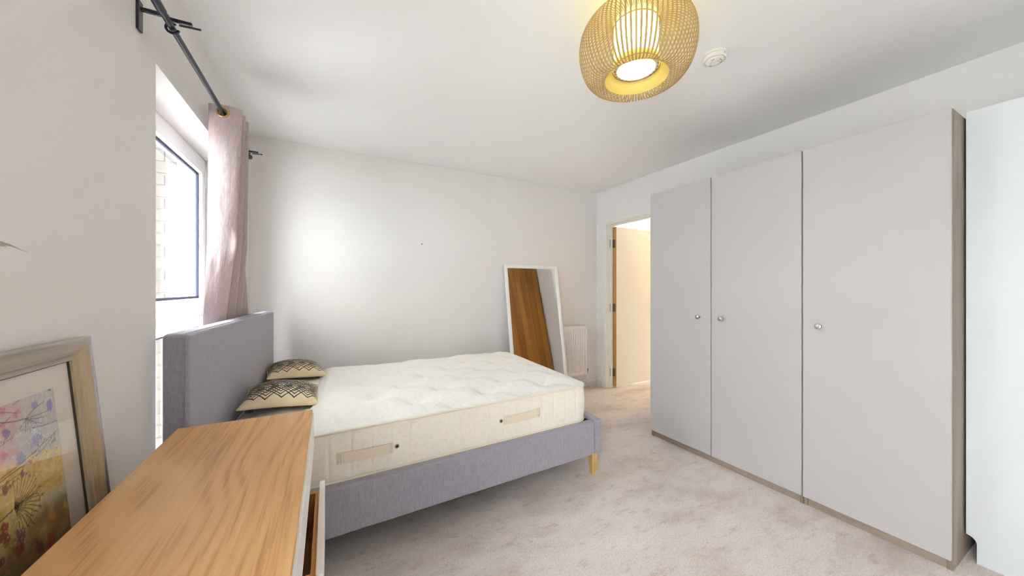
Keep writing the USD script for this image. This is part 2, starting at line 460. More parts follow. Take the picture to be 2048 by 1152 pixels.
# door 1 (right wall, opens into the hall)
door = struct('door_1')
obj('door_lining', cat(box(XR, LX, DOOR_Y1, DOOR_Y1 + 0.02, 0, DOOR_Z + 0.02, 0.001), box(XR, LX, DOOR_Y0 - 0.02, DOOR_Y0, 0, DOOR_Z + 0.02, 0.001),
                       box(XR, LX, DOOR_Y0, DOOR_Y1, DOOR_Z, DOOR_Z + 0.02, 0.001)), GLOSS, door)
obj('door_stop', cat(box(XR + 0.045, XR + 0.078, DOOR_Y1 - 0.012, DOOR_Y1, 0, DOOR_Z, 0.002), box(XR + 0.045, XR + 0.078, DOOR_Y0, DOOR_Y0 + 0.012, 0, DOOR_Z, 0.002),
                     box(XR + 0.045, XR + 0.078, DOOR_Y0 + 0.012, DOOR_Y1 - 0.012, DOOR_Z - 0.012, DOOR_Z, 0.002)), GLOSS, door)
LEAF_X0, LEAF_W, LEAF_T = XR + 0.088, 0.760, 0.050
R = trimesh.transformations.rotation_matrix(math.radians(2.5), [0, 0, 1], [LEAF_X0, DOOR_Y1 - 0.006, 0])


def leaf(m):
    m.apply_transform(R)
    return m


yl1 = DOOR_Y1 - 0.006
yl0 = yl1 - LEAF_T
lf = obj('door_leaf', leaf(box(LEAF_X0 + 0.006, LEAF_X0 + LEAF_W, yl0, yl1, 0.014, 1.977, 0.001)), GLOSS, door)
obj('hinge_edge', leaf(box(LEAF_X0, LEAF_X0 + 0.006, yl0, yl1, 0.014, 1.977)), DOOR_EDGE, lf, label='bare oak edge of the white door')
for z in (0.19, 0.985, 1.775):
    hg = obj('hinge', leaf(cat(box(LEAF_X0 - 0.002, LEAF_X0, yl0 + 0.010, yl1, z - 0.05, z + 0.05), box(LEAF_X0 - 0.05, LEAF_X0 - 0.012, DOOR_Y1 - 0.004, DOOR_Y1 - 0.001, z - 0.05, z + 0.05))), BRASSY, door)
    for k in range(5):
        obj('knuckle', leaf(lathe([(0.0, z - 0.05 + k * 0.02), (0.006, z - 0.05 + k * 0.02), (0.006, z - 0.0315 + k * 0.02), (0.0, z - 0.0315 + k * 0.02)], 12, 'z', (LEAF_X0 - 0.004, DOOR_Y1 - 0.003, 0))), BRASSY, hg, 40)
hy = yl0
obj('door_handle', leaf(cat(lathe([(0, 0), (0.026, 0), (0.026, -0.008), (0.010, -0.010), (0.010, -0.05), (0, -0.05)], 24, 'y', (LEAF_X0 + 0.70, hy, 1.0)),
                            tube([(LEAF_X0 + 0.70, hy - 0.046, 1.0), (LEAF_X0 + 0.66, hy - 0.048, 1.0), (LEAF_X0 + 0.585, hy - 0.048, 1.0)], 0.009))), STEEL, door, 40)


def architrave(xf, sgn, yo0, yo1, zt, w=0.066):
    """Moulded casing around the opening; xf wall face, sgn side it stands proud on."""
    prof = [(0.0, 0.010), (0.008, 0.013), (0.014, 0.010), (0.022, 0.016), (w - 0.006, 0.018), (w, 0.012)]
    out = []
    a, b = yo0 - 0.004, yo1 + 0.004
    zt = zt + 0.004
    for i in range(len(prof) - 1):
        (d0, h0), (d1, h1) = prof[i], prof[i + 1]
        for side in (0, 1):
            y = (lambda d: b + d) if side else (lambda d: a - d)
            pts = [(xf, y(d0), 0), (xf, y(d1), 0), (xf + sgn * h0, y(d0), 0), (xf + sgn * h1, y(d1), 0),
                   (xf, y(d0), zt + d0), (xf, y(d1), zt + d1), (xf + sgn * h0, y(d0), zt + d0), (xf + sgn * h1, y(d1), zt + d1)]
            out.append(hull(pts))
        pts = [(xf, a - d0, zt + d0), (xf, b + d0, zt + d0), (xf + sgn * h0, a - d0, zt + d0), (xf + sgn * h0, b + d0, zt + d0),
               (xf, a - d1, zt + d1), (xf, b + d1, zt + d1), (xf + sgn * h1, a - d1, zt + d1), (xf + sgn * h1, b + d1, zt + d1)]
        out.append(hull(pts))
    return cat(*out)


obj('trim_1', architrave(XR, -1, DOOR_Y0, DOOR_Y1, DOOR_Z), GLOSS)
obj('trim_2', architrave(LX, 1, DOOR_Y0, DOOR_Y1, DOOR_Z), GLOSS)

# hall outside the door
obj('ceiling_hall', box(LX, 5.3, 0.4, 4.5, ZC - 0.03, ZC + 0.15), CEIL)
obj('wall_hall_back', box(LX, 5.3, 4.3, 4.5, 0, ZC - 0.03), WALL)
obj('wall_hall_right', box(5.1, 5.3, 0.4, 4.3, 0, ZC - 0.03), WALL)
obj('wall_hall_front', box(LX, 5.1, 0.4, 0.6, 0, ZC - 0.03), WALL)
lampfit = thing('hall_ceiling_light', 'round warm flush ceiling light in the hallway beyond the open door', 'ceiling light', (4.55, 2.50, ZC - 0.03))
obj('base', lathe([(0.0, ZC - 0.03), (0.15, ZC - 0.03), (0.15, ZC - 0.052), (0.0, ZC - 0.052)], 36, 'z', (4.55, 2.50, 0)), PLASTIC, lampfit, 30)

# nail and scuff left on the walls
nail = thing('wall_nail', 'tiny dark nail left in the plain back wall above the mattress', 'nail', (0.803, YB, 1.655))
obj('shank', lathe([(0.0, 0.006), (0.0022, 0.006), (0.0022, -0.014), (0.0, -0.014)], 10, 'y', (0.803, YB - 0.006, 1.655)), BLACK, nail, 40)
obj('head', lathe([(0.0, 0.0), (0.005, 0.0), (0.005, -0.003), (0.0, -0.0035)], 14, 'y', (0.803, YB - 0.019, 1.655)), BLACK, nail, 40)
SCUFF = plain('scuff_grey', (178, 170, 162), 0.9)


def sliver(pts, w, x):
    p = np.array(pts, float)
    n = len(p)
    up = np.stack([p[:, 0], p[:, 1] + np.array(w)], 1)
    lo = np.stack([p[:, 0], p[:, 1] - np.array(w)], 1)
    v = np.array([(x, *q) for q in up] + [(x, *q) for q in lo])
    v = np.vstack([v, v - [0.0012, 0, 0]])
    f = []
    for i in range(n - 1):
        f += [[i, i + 1, n + i + 1], [i, n + i + 1, n + i]]
    return trimesh.Trimesh(v, f, process=False)


obj('scuff_mark', sliver([(0.98, 1.322), (1.030, 1.317), (1.05, 1.3135), (1.068, 1.312), (1.085, 1.308), (1.112, 1.302)], [0.0016, 0.0024, 0.0032, 0.0018, 0.0010, 0.0003], XL + 0.0006), SCUFF, wall_left)
obj('scuff_mark', sliver([(1.030, 1.3105), (1.045, 1.3095), (1.058, 1.3085)], [0.0006, 0.0016, 0.0004], XL + 0.0006), SCUFF, wall_left)

sw = thing('light_switch', 'white square light switch on the wall beside the open door', 'light switch', (XR, 2.265, 1.167))
obj('plate', box(XR - 0.009, XR, 2.222, 2.308, 1.124, 1.210, 0.003), PLASTIC, sw)
obj('rocker', box(XR - 0.014, XR - 0.008, 2.255, 2.275, 1.150, 1.184, 0.003), PLASTIC, sw)

# ------------------------------------------------------------------ wardrobes
def knob(x, y, z):
    return lathe([(0.0, 0.0), (0.009, 0.0), (0.008, -0.008), (0.0075, -0.012), (0.013, -0.017), (0.0155, -0.022), (0.0145, -0.027), (0.010, -0.0295), (0.0, -0.030)], 28, 'x', (x, y, z))


DX = 2.37


def wardrobe(label, y0, y1, doors, planks=False):
    w = thing('wardrobe', label, 'wardrobe', ((DX + XR) / 2, (y0 + y1) / 2, 0))
    cx0, cx1 = DX + 0.020, XR - 0.022
    t = 0.018
    obj('side_panel', box(cx0, cx1, y0, y0 + t, 0, 2.006, 0.001), GREY_OAK, w)
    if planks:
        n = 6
        sp = obj('side_panel', box(cx0, cx1, y1 - t, y1 - 0.006, 0, 2.006), GREY_OAK, w, label='side panel faced with planks, warm light put into their colour')
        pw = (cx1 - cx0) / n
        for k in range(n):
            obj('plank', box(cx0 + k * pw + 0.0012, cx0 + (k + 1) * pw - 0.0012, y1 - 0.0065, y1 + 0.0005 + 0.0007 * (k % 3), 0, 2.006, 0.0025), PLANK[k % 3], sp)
    else:
        obj('side_panel', box(cx0, cx1, y1 - t, y1, 0, 2.006, 0.001), GREY_OAK, w)
    obj('top_panel', box(cx0 + 0.001, cx1, y0 + t, y1 - t, 1.988, 2.005), GREY_OAK_H, w)
    obj('bottom_panel', box(cx0 + 0.001, cx1, y0 + t, y1 - t, 0.048, 0.066), GREY_OAK_H, w)
    obj('back_panel', box(cx1 - 0.006, cx1 - 0.001, y0 + t, y1 - t, 0.066, 1.988), GREY_OAK, w)
    obj('shelf', box(cx0 + 0.03, cx1 - 0.008, y0 + t, y1 - t, 1.70, 1.718), GREY_OAK_H, w)
    obj('plinth', box(cx0 + 0.006, cx0 + 0.022, y0 + t, y1 - t, 0, 0.0475, 0.001), GREY_OAK_H, w)
    for d0, d1, ky in doors:
        d = obj('door', box(DX + 0.0, DX + 0.018, d0, d1, 0.050, 2.006, 0.0018), LACQ, w)
        obj('knob', knob(DX, ky, 1.019), STEEL, d, 40, label='round brushed steel knob')
    return w


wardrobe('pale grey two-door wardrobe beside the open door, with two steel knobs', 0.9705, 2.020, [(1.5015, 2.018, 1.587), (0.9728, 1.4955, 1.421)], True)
wardrobe('pale grey single-door wardrobe with one steel knob, nearest the white panel at right', 0.435, 0.9685, [(0.437, 0.9662, 0.888)])

# the tall white cabinet beyond, cut round the skirting at its foot
wc = thing('white_cabinet', 'tall plain white cabinet side at the right edge, beyond the grey wardrobes', 'cabinet', (2.78, -0.2, 0))
cf = box(2.550, 2.568, -0.90, 0.428, 0.0, 2.023, 0.001)
notch = cat(box(2.5, 2.6, 0.398, 0.5, -0.1, 0.085))
cyl = trimesh.creation.cylinder(0.032, 0.2, sections=32)
cyl.apply_transform(trimesh.transformations.rotation_matrix(np.pi / 2, [0, 1, 0]))
cyl.apply_translation([2.56, 0.430, 0.085])
obj('side_panel', cut(cf, notch, cyl), CABW, wc)
obj('top_panel', box(2.568, 3.0, -0.90, 0.428, 2.0, 2.023), CABW, wc)
obj('end_panel', box(2.568, 3.0, -0.90, -0.882, 0, 2.0), CABW, wc)
obj('back_panel', box(2.992, 3.0, -0.882, 0.428, 0.0, 2.0), CABW, wc)
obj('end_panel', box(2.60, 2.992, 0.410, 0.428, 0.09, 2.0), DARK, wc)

# ------------------------------------------------------------------ bed
NH, NF = np.array([-0.44, 1.668]), np.array([1.600, 1.745])      # near side: head, foot
FH, FF = np.array([-0.365, 3.100]), np.array([1.668, 3.160])     # far side


def bed(u, v):
    """u along the bed (0 head, 1 foot), v across it (0 near, 1 far), as a point on the floor plan."""
    u, v = np.asarray(u, float)[..., None], np.asarray(v, float)[..., None]
    return (1 - u) * (1 - v) * NH + u * (1 - v) * NF + (1 - u) * v * FH + u * v * FF


LB, WB = 2.04, 1.43


def prism_uv(us, vs, z0, z1, b=0.012):
    """A rounded bar on the bed's plan: us, vs in metres along / across."""
    pts = []
    for u in us:
        for v in vs:
            for z in (z0, z1):
                su, sv, sz = (1 if u == us[0] else -1), (1 if v == vs[0] else -1), (1 if z == z0 else -1)
                for a in np.linspace(0, np.pi / 2, 4):
                    for c in np.linspace(0, np.pi / 2, 4):
                        uu = u + su * b * (1 - math.cos(a) * math.cos(c))
                        vv = v + sv * b * (1 - math.sin(a) * math.cos(c))
                        zz = z + sz * b * (1 - math.sin(c))
                        q = bed(uu / LB, vv / WB)
                        pts.append((q[0], q[1], zz))
    return hull(pts)


bc = bed(0.5, 0.5)
bd = thing('bed', 'grey fabric upholstered double bed frame with tall headboard and oak legs', 'bed', (bc[0], bc[1], 0))
RZ0, RZ1 = 0.145, 0.360
obj('side_rail', prism_uv((0.0, LB - 0.070), (0.0, 0.055), RZ0, RZ1), LINEN, bd, 40)
obj('side_rail', prism_uv((0.0, LB - 0.070), (WB - 0.055, WB), RZ0, RZ1), LINEN, bd, 40)
obj('foot_rail', prism_uv((LB - 0.067, LB), (0.0, WB), RZ0, RZ1), LINEN, bd, 40)
obj('slat_base', prism_uv((0.0, LB - 0.068), (0.056, WB - 0.056), 0.30, 0.348, 0.005), DARK, bd)
# headboard: straight slab, near end 1.70, far end 3.11
hb0f, hb1f = np.array([-0.456, 1.690]), np.array([-0.358, 3.105])
dirv = (hb1f - hb0f) / np.linalg.norm(hb1f - hb0f)
nrm = np.array([-dirv[1], dirv[0]])                                # towards the wall


def hb(s, d, z):
    q = hb0f + dirv * s + nrm * d
    return (q[0], q[1], z)


LH = np.linalg.norm(hb1f - hb0f)


def hb_slab(s0, s1, d0, d1, z0, z1, b):
    pts = []
    for s in (s0, s1):
        for d in (d0, d1):
            for z in (z0, z1):
                ss, sd, sz = (1 if s == s0 else -1), (1 if d == d0 else -1), (1 if z == z0 else -1)
                for a in np.linspace(0, np.pi / 2, 5):
                    for c in np.linspace(0, np.pi / 2, 5):
                        pts.append(hb(s + ss * b * (1 - math.cos(a) * math.cos(c)), d + sd * b * (1 - math.sin(a) * math.cos(c)), z + sz * b * (1 - math.sin(c))))
    return hull(pts)


hbm = obj('headboard', hb_slab(0, LH, 0.0, 0.078, 0.06, 1.060, 0.016), LINEN, bd, 40)
obj('seam', tube([hb(0.004, 0.0, z) if False else hb(-0.0005, 0.010, z) for z in np.linspace(0.10, 1.045, 12)], 0.0022, 6), LINEN, hbm, 60)
obj('seam', tube([hb(s, 0.012, 1.0595) for s in np.linspace(0.015, LH - 0.015, 20)], 0.002, 6), LINEN, hbm, 60)


def leg_mesh(u, v, top=0.024, foot=0.0165):
    q = bed(u / LB, v / WB)
    pts = []
    for z, r in ((0.0, foot), (0.002, foot + 0.001), (RZ0 + 0.004, top)):
        for sx in (-1, 1):
            for sy in (-1, 1):
                for k in (0, 1):
                    o = 0.003
                    pts.append((q[0] + sx * (r - o * k), q[1] + sy * (r - o * (1 - k)), z))
    return hull(pts)


for u, v in ((LB - 0.052, 0.042), (LB - 0.052, WB - 0.042), (0.05, 0.042), (0.05, WB - 0.042)):
    obj('leg', leg_mesh(u, v), LEG_WOOD, bd, label='tapered pale oak leg')

# ------------------------------------------------------------------ mattress
mc = bed(0.5, 0.5)
mt = thing('mattress', 'cream tufted double mattress lying bare on the grey bed frame', 'mattress', (mc[0], mc[1], 0.350))
U0, U1, V0, V1 = 0.030, LB - 0.085, 0.054, WB - 0.050
MZ0, MZ1, CR = 0.353, 0.588, 0.085


def mpt(u, v):
    return bed(u / LB, v / WB)


def outline(n_long=150, n_short=100, n_arc=14, inset=0.0, r=CR):
    """Rounded rectangle in (u, v), anticlockwise from the near head corner, with outward normals and arc length."""
    a0, a1, b0, b1 = U0 + inset, U1 - inset, V0 + inset, V1 - inset
    r = max(r - inset, 0.004)
    pts, nor = [], []

    def seg(p, q, n, nn):
        for t in np.linspace(0, 1, n, endpoint=False):
            pts.append((p[0] + (q[0] - p[0]) * t, p[1] + (q[1] - p[1]) * t)); nor.append(nn)

    def arc(c, t0):
        for t in np.linspace(t0, t0 + np.pi / 2, n_arc, endpoint=False):
            pts.append((c[0] + r * math.cos(t), c[1] + r * math.sin(t))); nor.append((math.cos(t), math.sin(t)))
    seg((a0 + r, b0), (a1 - r, b0), n_long, (0, -1)); arc((a1 - r, b0 + r), -np.pi / 2)
    seg((a1, b0 + r), (a1, b1 - r), n_short, (1, 0)); arc((a1 - r, b1 - r), 0)
    seg((a1 - r, b1), (a0 + r, b1), n_long, (0, 1)); arc((a0 + r, b1 - r), np.pi / 2)
    seg((a0, b1 - r), (a0, b0 + r), n_short, (-1, 0)); arc((a0 + r, b0 + r), np.pi)
    pts, nor = np.array(pts), np.array(nor)
    s = np.concatenate([[0], np.cumsum(np.linalg.norm(np.diff(pts, axis=0), axis=1))])
    return pts, nor, s


op, on, os_ = outline(320, 200)
nz = 15
side_v = []
seam_ph = np.abs((os_ / 0.088 + 0.32) % 1.0 - 0.5) * 2.0           # 1 at a seam
for k in range(nz):
    t = k / (nz - 1)
    bulge = 0.007 * math.sin(math.pi * t)
    puff = 0.0055 * (1 - np.clip((seam_ph - 0.80) / 0.2, 0, 1) ** 1.5) * math.sin(math.pi * t) ** 0.6
    q = op + on * (bulge + puff)[:, None]
    w = mpt(q[:, 0], q[:, 1])
    side_v.append(np.column_stack([w, np.full(len(w), MZ0 + 0.006 + (MZ1 - 0.012 - MZ0) * t)]))
side_v = np.vstack(side_v)
n = len(op)
ii = np.arange(n * (nz - 1)).reshape(nz - 1, n)
a, b_ = ii, (ii // n) * n + (ii + 1) % n
sf = np.vstack([np.stack([a, b_, b_ + n], -1).reshape(-1, 3), np.stack([a, b_ + n, a + n], -1).reshape(-1, 3)])
obj('border', (side_v, sf), MATT_SIDE, mt, True, label='vertically quilted cream border')

# tufted top: rings from the outline to the middle would pinch, so a grid clipped to the rounded outline by squeezing the corners
tufts = []
for i in range(9):
    x = 0.225 + 0.2085 * i
    for j in range(5):
        y = 1.80 + 0.335 * j + (0.168 if i % 2 else 0.0) - 0.02
        tufts.append((x, y))
tufts = np.array(tufts)


def top_fn(u, v):
    """u, v in 0..1 over the bounding box; corner cells are pulled onto the rounding."""
    U, V = U0 + (U1 - U0) * u, V0 + (V1 - V0) * v
    du = np.minimum(U - U0, U1 - U)
    dv = np.minimum(V - V0, V1 - V)
    # squash into the rounded corner
    a, b = np.clip(CR - du, 0, CR) / CR, np.clip(CR - dv, 0, CR) / CR
    rad = np.hypot(a, b)
    mx = np.maximum(a, b)
    k = np.where(rad > 1e-9, mx / np.maximum(rad, 1e-9), 1.0)
    cornerwise = (a > 0) & (b > 0)
    na, nb = np.where(cornerwise, a * k, a), np.where(cornerwise, b * k, b)
    U = np.where(a > 0, np.where(U < (U0 + U1) / 2, U0 + CR - na * CR, U1 - CR + na * CR), U)
    V = np.where(b > 0, np.where(V < (V0 + V1) / 2, V0 + CR - nb * CR, V1 - CR + nb * CR), V)
    w = mpt(U, V)
    edge = np.minimum(np.minimum(U - U0, U1 - U), np.minimum(V - V0, V1 - V))
    d = np.sqrt(((w[..., None, :] - tufts) ** 2).sum(-1))
    d1 = d.min(-1)
    crown = (0.016 + 0.034 * np.clip((U - U0 - 0.28) / 0.08, 0, 1)) * np.clip(edge / 0.16, 0, 1) ** 0.6
    dip = (0.046 * np.exp(-(d1 / 0.092) ** 1.4) + 0.040 * np.exp(-d1 / 0.026)) * np.clip(edge / 0.05, 0, 1)
    # creases run between neighbouring tufts
    dd = np.sort(d, -1)
    crease = 0.010 * np.exp(-((dd[..., 1] + dd[..., 0] - 0.268) / 0.010).clip(0) ** 1.0) * np.clip(edge / 0.06, 0, 1)
    # short edge gathers
    ph = np.abs(((U + 0.25 * V) / 0.07) % 1 - 0.5) * 2
    gather = 0.003 * np.clip(ph - 0.7, 0, 1) / 0.3 * np.exp(-((edge - 0.05) / 0.035) ** 2)
    wob = 0.006 * (meshkit.noise(np.stack([w[..., 0] * 7, w[..., 1] * 7, 0 * w[..., 0]], -1), 3) - 0.5)
    border = 0.008 * np.exp(-((U - (U0 + 0.305)) / 0.007) ** 2)      # the seam of the head panel
    z = MZ1 + crown - dip - crease - gather - border * np.clip(edge / 0.05, 0, 1) + wob * np.clip(edge / 0.05, 0, 1)
    return np.stack([w[..., 0], w[..., 1], z], -1)


tv, tf = grid(260, 190, top_fn)
obj('quilted_top', (tv, tf), MATT_TOP, mt, True, label='white tufted damask top')
bot = mpt(op[:, 0], op[:, 1])
c0 = bot.mean(0)
bv = np.vstack([np.column_stack([bot, np.full(n, MZ0 + 0.006)]), [[c0[0], c0[1], MZ0 + 0.006]]])
obj('underside', (bv, np.array([[n, (k + 1) % n, k] for k in range(n)])), MATT_SIDE, mt)
for z, nm in ((MZ1 - 0.003, 'top'), (MZ0 + 0.008, 'bottom')):
    q = op + on * 0.004
    w = mpt(q[:, 0], q[:, 1])
    wav = 0.003 * (meshkit.noise(np.column_stack([w * 5, np.zeros(n)]), 5) - 0.5) if nm == 'top' else 0
    obj('piping', tube(np.column_stack([w, np.full(n, z) + wav])[::2], 0.0062, 8, True), CORD, mt, True)


def side_pt(x, z, off):
    """A point of the near border above plan x."""
    u = np.interp(x, [NH[0], NF[0]], [0, LB])
    p = mpt(np.array([u]), np.array([V0 - 0.012 - off]))[0]
    return (p[0], p[1], z)


def strap(x0, x1, zc, h, flip):
    pts, fs = [], []
    n_ = 24
    for i in range(n_ + 1):
        t = i / n_
        bow = 0.0025 + 0.006 * math.sin(math.pi * t)
        hh = h * (1.0 - 0.10 * math.sin(math.pi * t))
        x = x0 + (x1 - x0) * t
        zz = zc + (0.004 * (t - 0.5) if flip else -0.006 * (t - 0.5))
        for off in (bow, bow - 0.003):
            pts += [side_pt(x, zz - hh / 2, off), side_pt(x, zz + hh / 2, off)]
    for i in range(n_):
        a = i * 4
        for c, d in ((0, 1), (1, 3), (3, 2), (2, 0)):
            fs += [[a + c, a + 4 + c, a + 4 + d], [a + c, a + 4 + d, a + d]]
    fs += [[0, 1, 3], [0, 3, 2], [n_ * 4, n_ * 4 + 3, n_ * 4 + 1], [n_ * 4, n_ * 4 + 2, n_ * 4 + 3]]
    return trimesh.Trimesh(pts, fs, process=False)


for x0, x1, zc, vx, vz, fl in ((0.028, 0.272, 0.466, 0.290, 0.466, False), (0.878, 1.125, 0.478, 0.858, 0.478, True)):
    hnd = obj('carry_handle', strap(x0, x1, zc, 0.050, fl), HANDLE, mt, 50)
    for xs in (x0 + 0.012, x1 - 0.012):
        st = [side_pt(xs + 0.012 * a, zc + 0.018 * b, 0.006) for a, b in ((-0.6, -1), (0.6, -1), (0.6, 1), (-0.6, 1))]
        obj('stitching', tube(np.array([st[0], st[1], st[2], st[3], st[0], st[2]]), 0.0011, 5), CORD, hnd)
    vp = side_pt(vx, vz, 0.003)
    vt = obj('air_vent', lathe([(0.0045, 0.004), (0.0060, -0.001), (0.0085, -0.0025), (0.0105, -0.001), (0.0110, 0.004)], 24, 'y', vp), STEEL, mt, 60, label='small round metal air vent')
    obj('hole', lathe([(0.0, -0.0003), (0.0048, -0.0003), (0.0048, 0.004)], 16, 'y', vp), DARK, vt)

# ------------------------------------------------------------------ cushions
def cushion_paint(u, v):
    """u 0 (headboard) .. 1 (foot), v 0 (near) .. 1 (far): overlapping outlined diamonds on a pale gold ground."""
    base = np.empty(u.shape + (3,))
    base[:] = lin(230, 210, 172)
    ink = np.zeros(u.shape)

    def diamond(cu, cv, a, b, r, w):
        val = np.abs(u - cu) / a + np.abs(v - cv) / b
        return (np.abs(val - r) * min(a, b) < w)
    lines = np.zeros(u.shape, bool)
    for k, cu in enumerate(np.arange(-0.06, 1.2, 0.18)):
        for r in (0.13, 0.185, 0.24, 0.30)[: 4 - (k % 2)]:
            lines |= diamond(cu, 0.40, 1.0, 1.10, r, 0.0105)
        for r in (0.13, 0.20, 0.27):
            lines |= diamond(cu + 0.09, 0.70, 1.0, 1.05, r, 0.0098)
        for r in (0.03, 0.055):
            lines |= diamond(cu + 0.09, 0.34, 1.0, 0.9, r, 0.0098)
    for cu, cv, r in ((0.16, 0.36, 0.27), (0.50, 0.40, 0.34), (0.84, 0.34, 0.27), (0.35, 0.70, 0.30), (0.70, 0.72, 0.34)):
        lines |= diamond(cu, cv, 1.0, 0.95, r, 0.0105)
    lines &= v > 0.045
    ink[lines] = 1.0
    dark = np.array(lin(26, 23, 26))
    stain = np.clip((meshkit.fbm(np.stack([u * 5, v * 5, 0 * u], -1), 3, 11) - 0.52) * 3, 0, 1)[..., None] * 0.25
    base = base * (1 - stain) + np.array(lin(196, 160, 96)) * stain
    return base * (1 - ink[..., None]) + dark * ink[..., None]


CUSH_BACK = plain('cushion_back', (222, 200, 158), 0.85, 0.3, 800.0, 0.0005)


def cushion(label, centre, size, tilt, turn, thick):
    sx, sy = size
    c = np.array(centre, float)
    rz = trimesh.transformations.rotation_matrix(turn, [0, 0, 1])[:3, :3]
    ry = trimesh.transformations.rotation_matrix(tilt, [0, 1, 0])[:3, :3]
    M = rz @ ry
    th = thing('cushion', label, 'cushion', tuple(c), 'cushions against the headboard')

    def shape(u, v, s):
        a, b = 2 * u - 1, 2 * v - 1
        ea, eb = 1 - a ** 2, 1 - b ** 2
        h = thick * (np.clip(ea, 0, 1) ** 0.55) * (np.clip(eb, 0, 1) ** 0.55)
        px = a * sx / 2 * (1 - 0.075 * eb * a ** 2)
        py = b * sy / 2 * (1 - 0.075 * ea * b ** 2)
        cr = 0.006 * (meshkit.noise(np.stack([u * 6, v * 6, 0 * u + 3], -1), 21) - 0.5) * ea * eb
        z = (h * (0.56 if s > 0 else -0.16)) + cr
        p = np.stack([px, py, z], -1)
        return p @ M.T + c
    nn = 230
    p, f = grid(nn, nn, lambda u, v: shape(u, v, 1))
    u, v = np.meshgrid(np.linspace(0, 1, nn), np.linspace(0, 1, nn), indexing='ij')
    obj('printed_front', (p, f), STUB, th, True, paint=cushion_paint(u, v).reshape(-1, 3), label='front printed with black overlapping diamonds')
    p2, f2 = grid(60, 60, lambda u, v: shape(u, v, -1))
    obj('back', (p2, f2[:, ::-1]), CUSH_BACK, th, True)
    ring = []
    for k in range(4):
        for t in np.linspace(0, 1, 40, endpoint=False):
            ring.append(((t, 0), (1, t), (1 - t, 1), (0, 1 - t))[k])
    ring = np.array(ring)
    e = shape(ring[:, 0], ring[:, 1], 1)
    obj('piping', tube(e, 0.0042, 7, True), CUSH_BACK, th, True)
    return th, shape


cz = MZ1 + 0.030
cA, shA = cushion('cream cushion with black diamond print at the near corner of the headboard, nearest the chest', (-0.222, 2.262, cz + 0.022), (0.34, 0.43), math.radians(5), math.radians(3), 0.135)
tag0 = shA(np.array(0.14), np.array(0.0), 1)
obj('care_tag', box(tag0[0] - 0.016, tag0[0] + 0.016, tag0[1] - 0.012, tag0[1] - 0.003, tag0[2] - 0.016, tag0[2] - 0.002, 0.002), BLACK, cA, label='small dark care tag')
cushion('cream cushion with black diamond print further from the camera, by the back wall', (-0.205, 2.875, cz + 0.024), (0.35, 0.43), math.radians(5), math.radians(10), 0.14)

# ------------------------------------------------------------------ chest of drawers
CX0, CX1, CY0, CY1, CZ = -0.427, -0.052, 0.42, 1.482, 0.778
ch = thing('chest_of_drawers', 'low oak-topped chest with white drawer fronts pulled slightly open, in the foreground', 'chest of drawers', ((CX0 + CX1) / 2, (CY0 + CY1) / 2, 0))
obj('top', box(CX0, CX1, CY0, CY1, CZ - 0.016, CZ, 0.0015), OAK_TOP, ch)
ci0, ci1 = CX0 + 0.004, CX1 - 0.014
obj('side_panel', box(ci0, ci1, CY0 + 0.004, CY0 + 0.022, 0.04, CZ - 0.016, 0.001), OAK_EDGE, ch)
obj('side_panel', box(ci0, ci1, CY1 - 0.022, CY1 - 0.004, 0.04, CZ - 0.016, 0.001), OAK_EDGE, ch)
obj('back_panel', box(ci0, ci0 + 0.006, CY0 + 0.022, CY1 - 0.022, 0.06, CZ - 0.016), OAK_EDGE, ch)
obj('bottom_panel', box(ci0 + 0.006, ci1, CY0 + 0.022, CY1 - 0.022, 0.06, 0.078), OAK_EDGE, ch)
ym = 1.000
obj('divider', box(ci0 + 0.006, ci1 - 0.002, ym - 0.009, ym + 0.009, 0.078, 0.515), OAK_EDGE, ch)
obj('rail', box(ci1 - 0.020, ci1 - 0.001, CY0 + 0.022, CY1 - 0.022, 0.512, 0.640), BOX_WOOD, ch)
obj('shelf', box(ci0 + 0.006, ci1 - 0.020, CY0 + 0.022, CY1 - 0.022, 0.519, 0.535), OAK_EDGE, ch)
for yy in (CY0 + 0.03, CY1 - 0.03):
    for xx in (CX0 + 0.03, CX1 - 0.05):
        obj('foot', box(xx - 0.018, xx + 0.018, yy - 0.018, yy + 0.018, 0, 0.0405, 0.003), OAK_EDGE, ch)


def drawer(y0, y1, z0, z1, x_out, t=0.018):
    d = obj('drawer', box(x_out - t, x_out, y0, y1, z0, z1, 0.0015), WHITEF, ch, label='white drawer front')
    bx1 = x_out - t
    bx0 = bx1 - 0.315
    a, b = y0 + 0.026, y1 - 0.026
    zz = z1 - 0.022
    obj('drawer_side', box(bx0, bx1, a, a + 0.012, z0 + 0.012, zz), BOX_WOOD, d)
    obj('drawer_side', box(bx0, bx1, b - 0.012, b, z0 + 0.012, zz), BOX_WOOD, d)
    obj('drawer_back', box(bx0, bx0 + 0.012, a + 0.012, b - 0.012, z0 + 0.012, zz), BOX_WOOD, d)
    obj('inner_front', box(bx1 - 0.012, bx1, a + 0.012, b - 0.012, z0 + 0.012, zz), BOX_WOOD, d)
    obj('drawer_bottom', box(bx0 + 0.012, bx1 - 0.012, a + 0.012, b - 0.012, z0 + 0.014, z0 + 0.020), BOX_WOOD, d)
    return d


drawer(CY0 + 0.002, CY1 - 0.002, 0.642, 0.766, -0.047, 0.012)
drawer(ym + 0.002, CY1 - 0.002, 0.300, 0.508, -0.0115)
drawer(CY0 + 0.002, ym - 0.002, 0.300, 0.508, -0.0240)
drawer(ym + 0.002, CY1 - 0.002, 0.075, 0.296, -0.0300)
drawer(CY0 + 0.002, ym - 0.002, 0.075, 0.296, -0.0320)

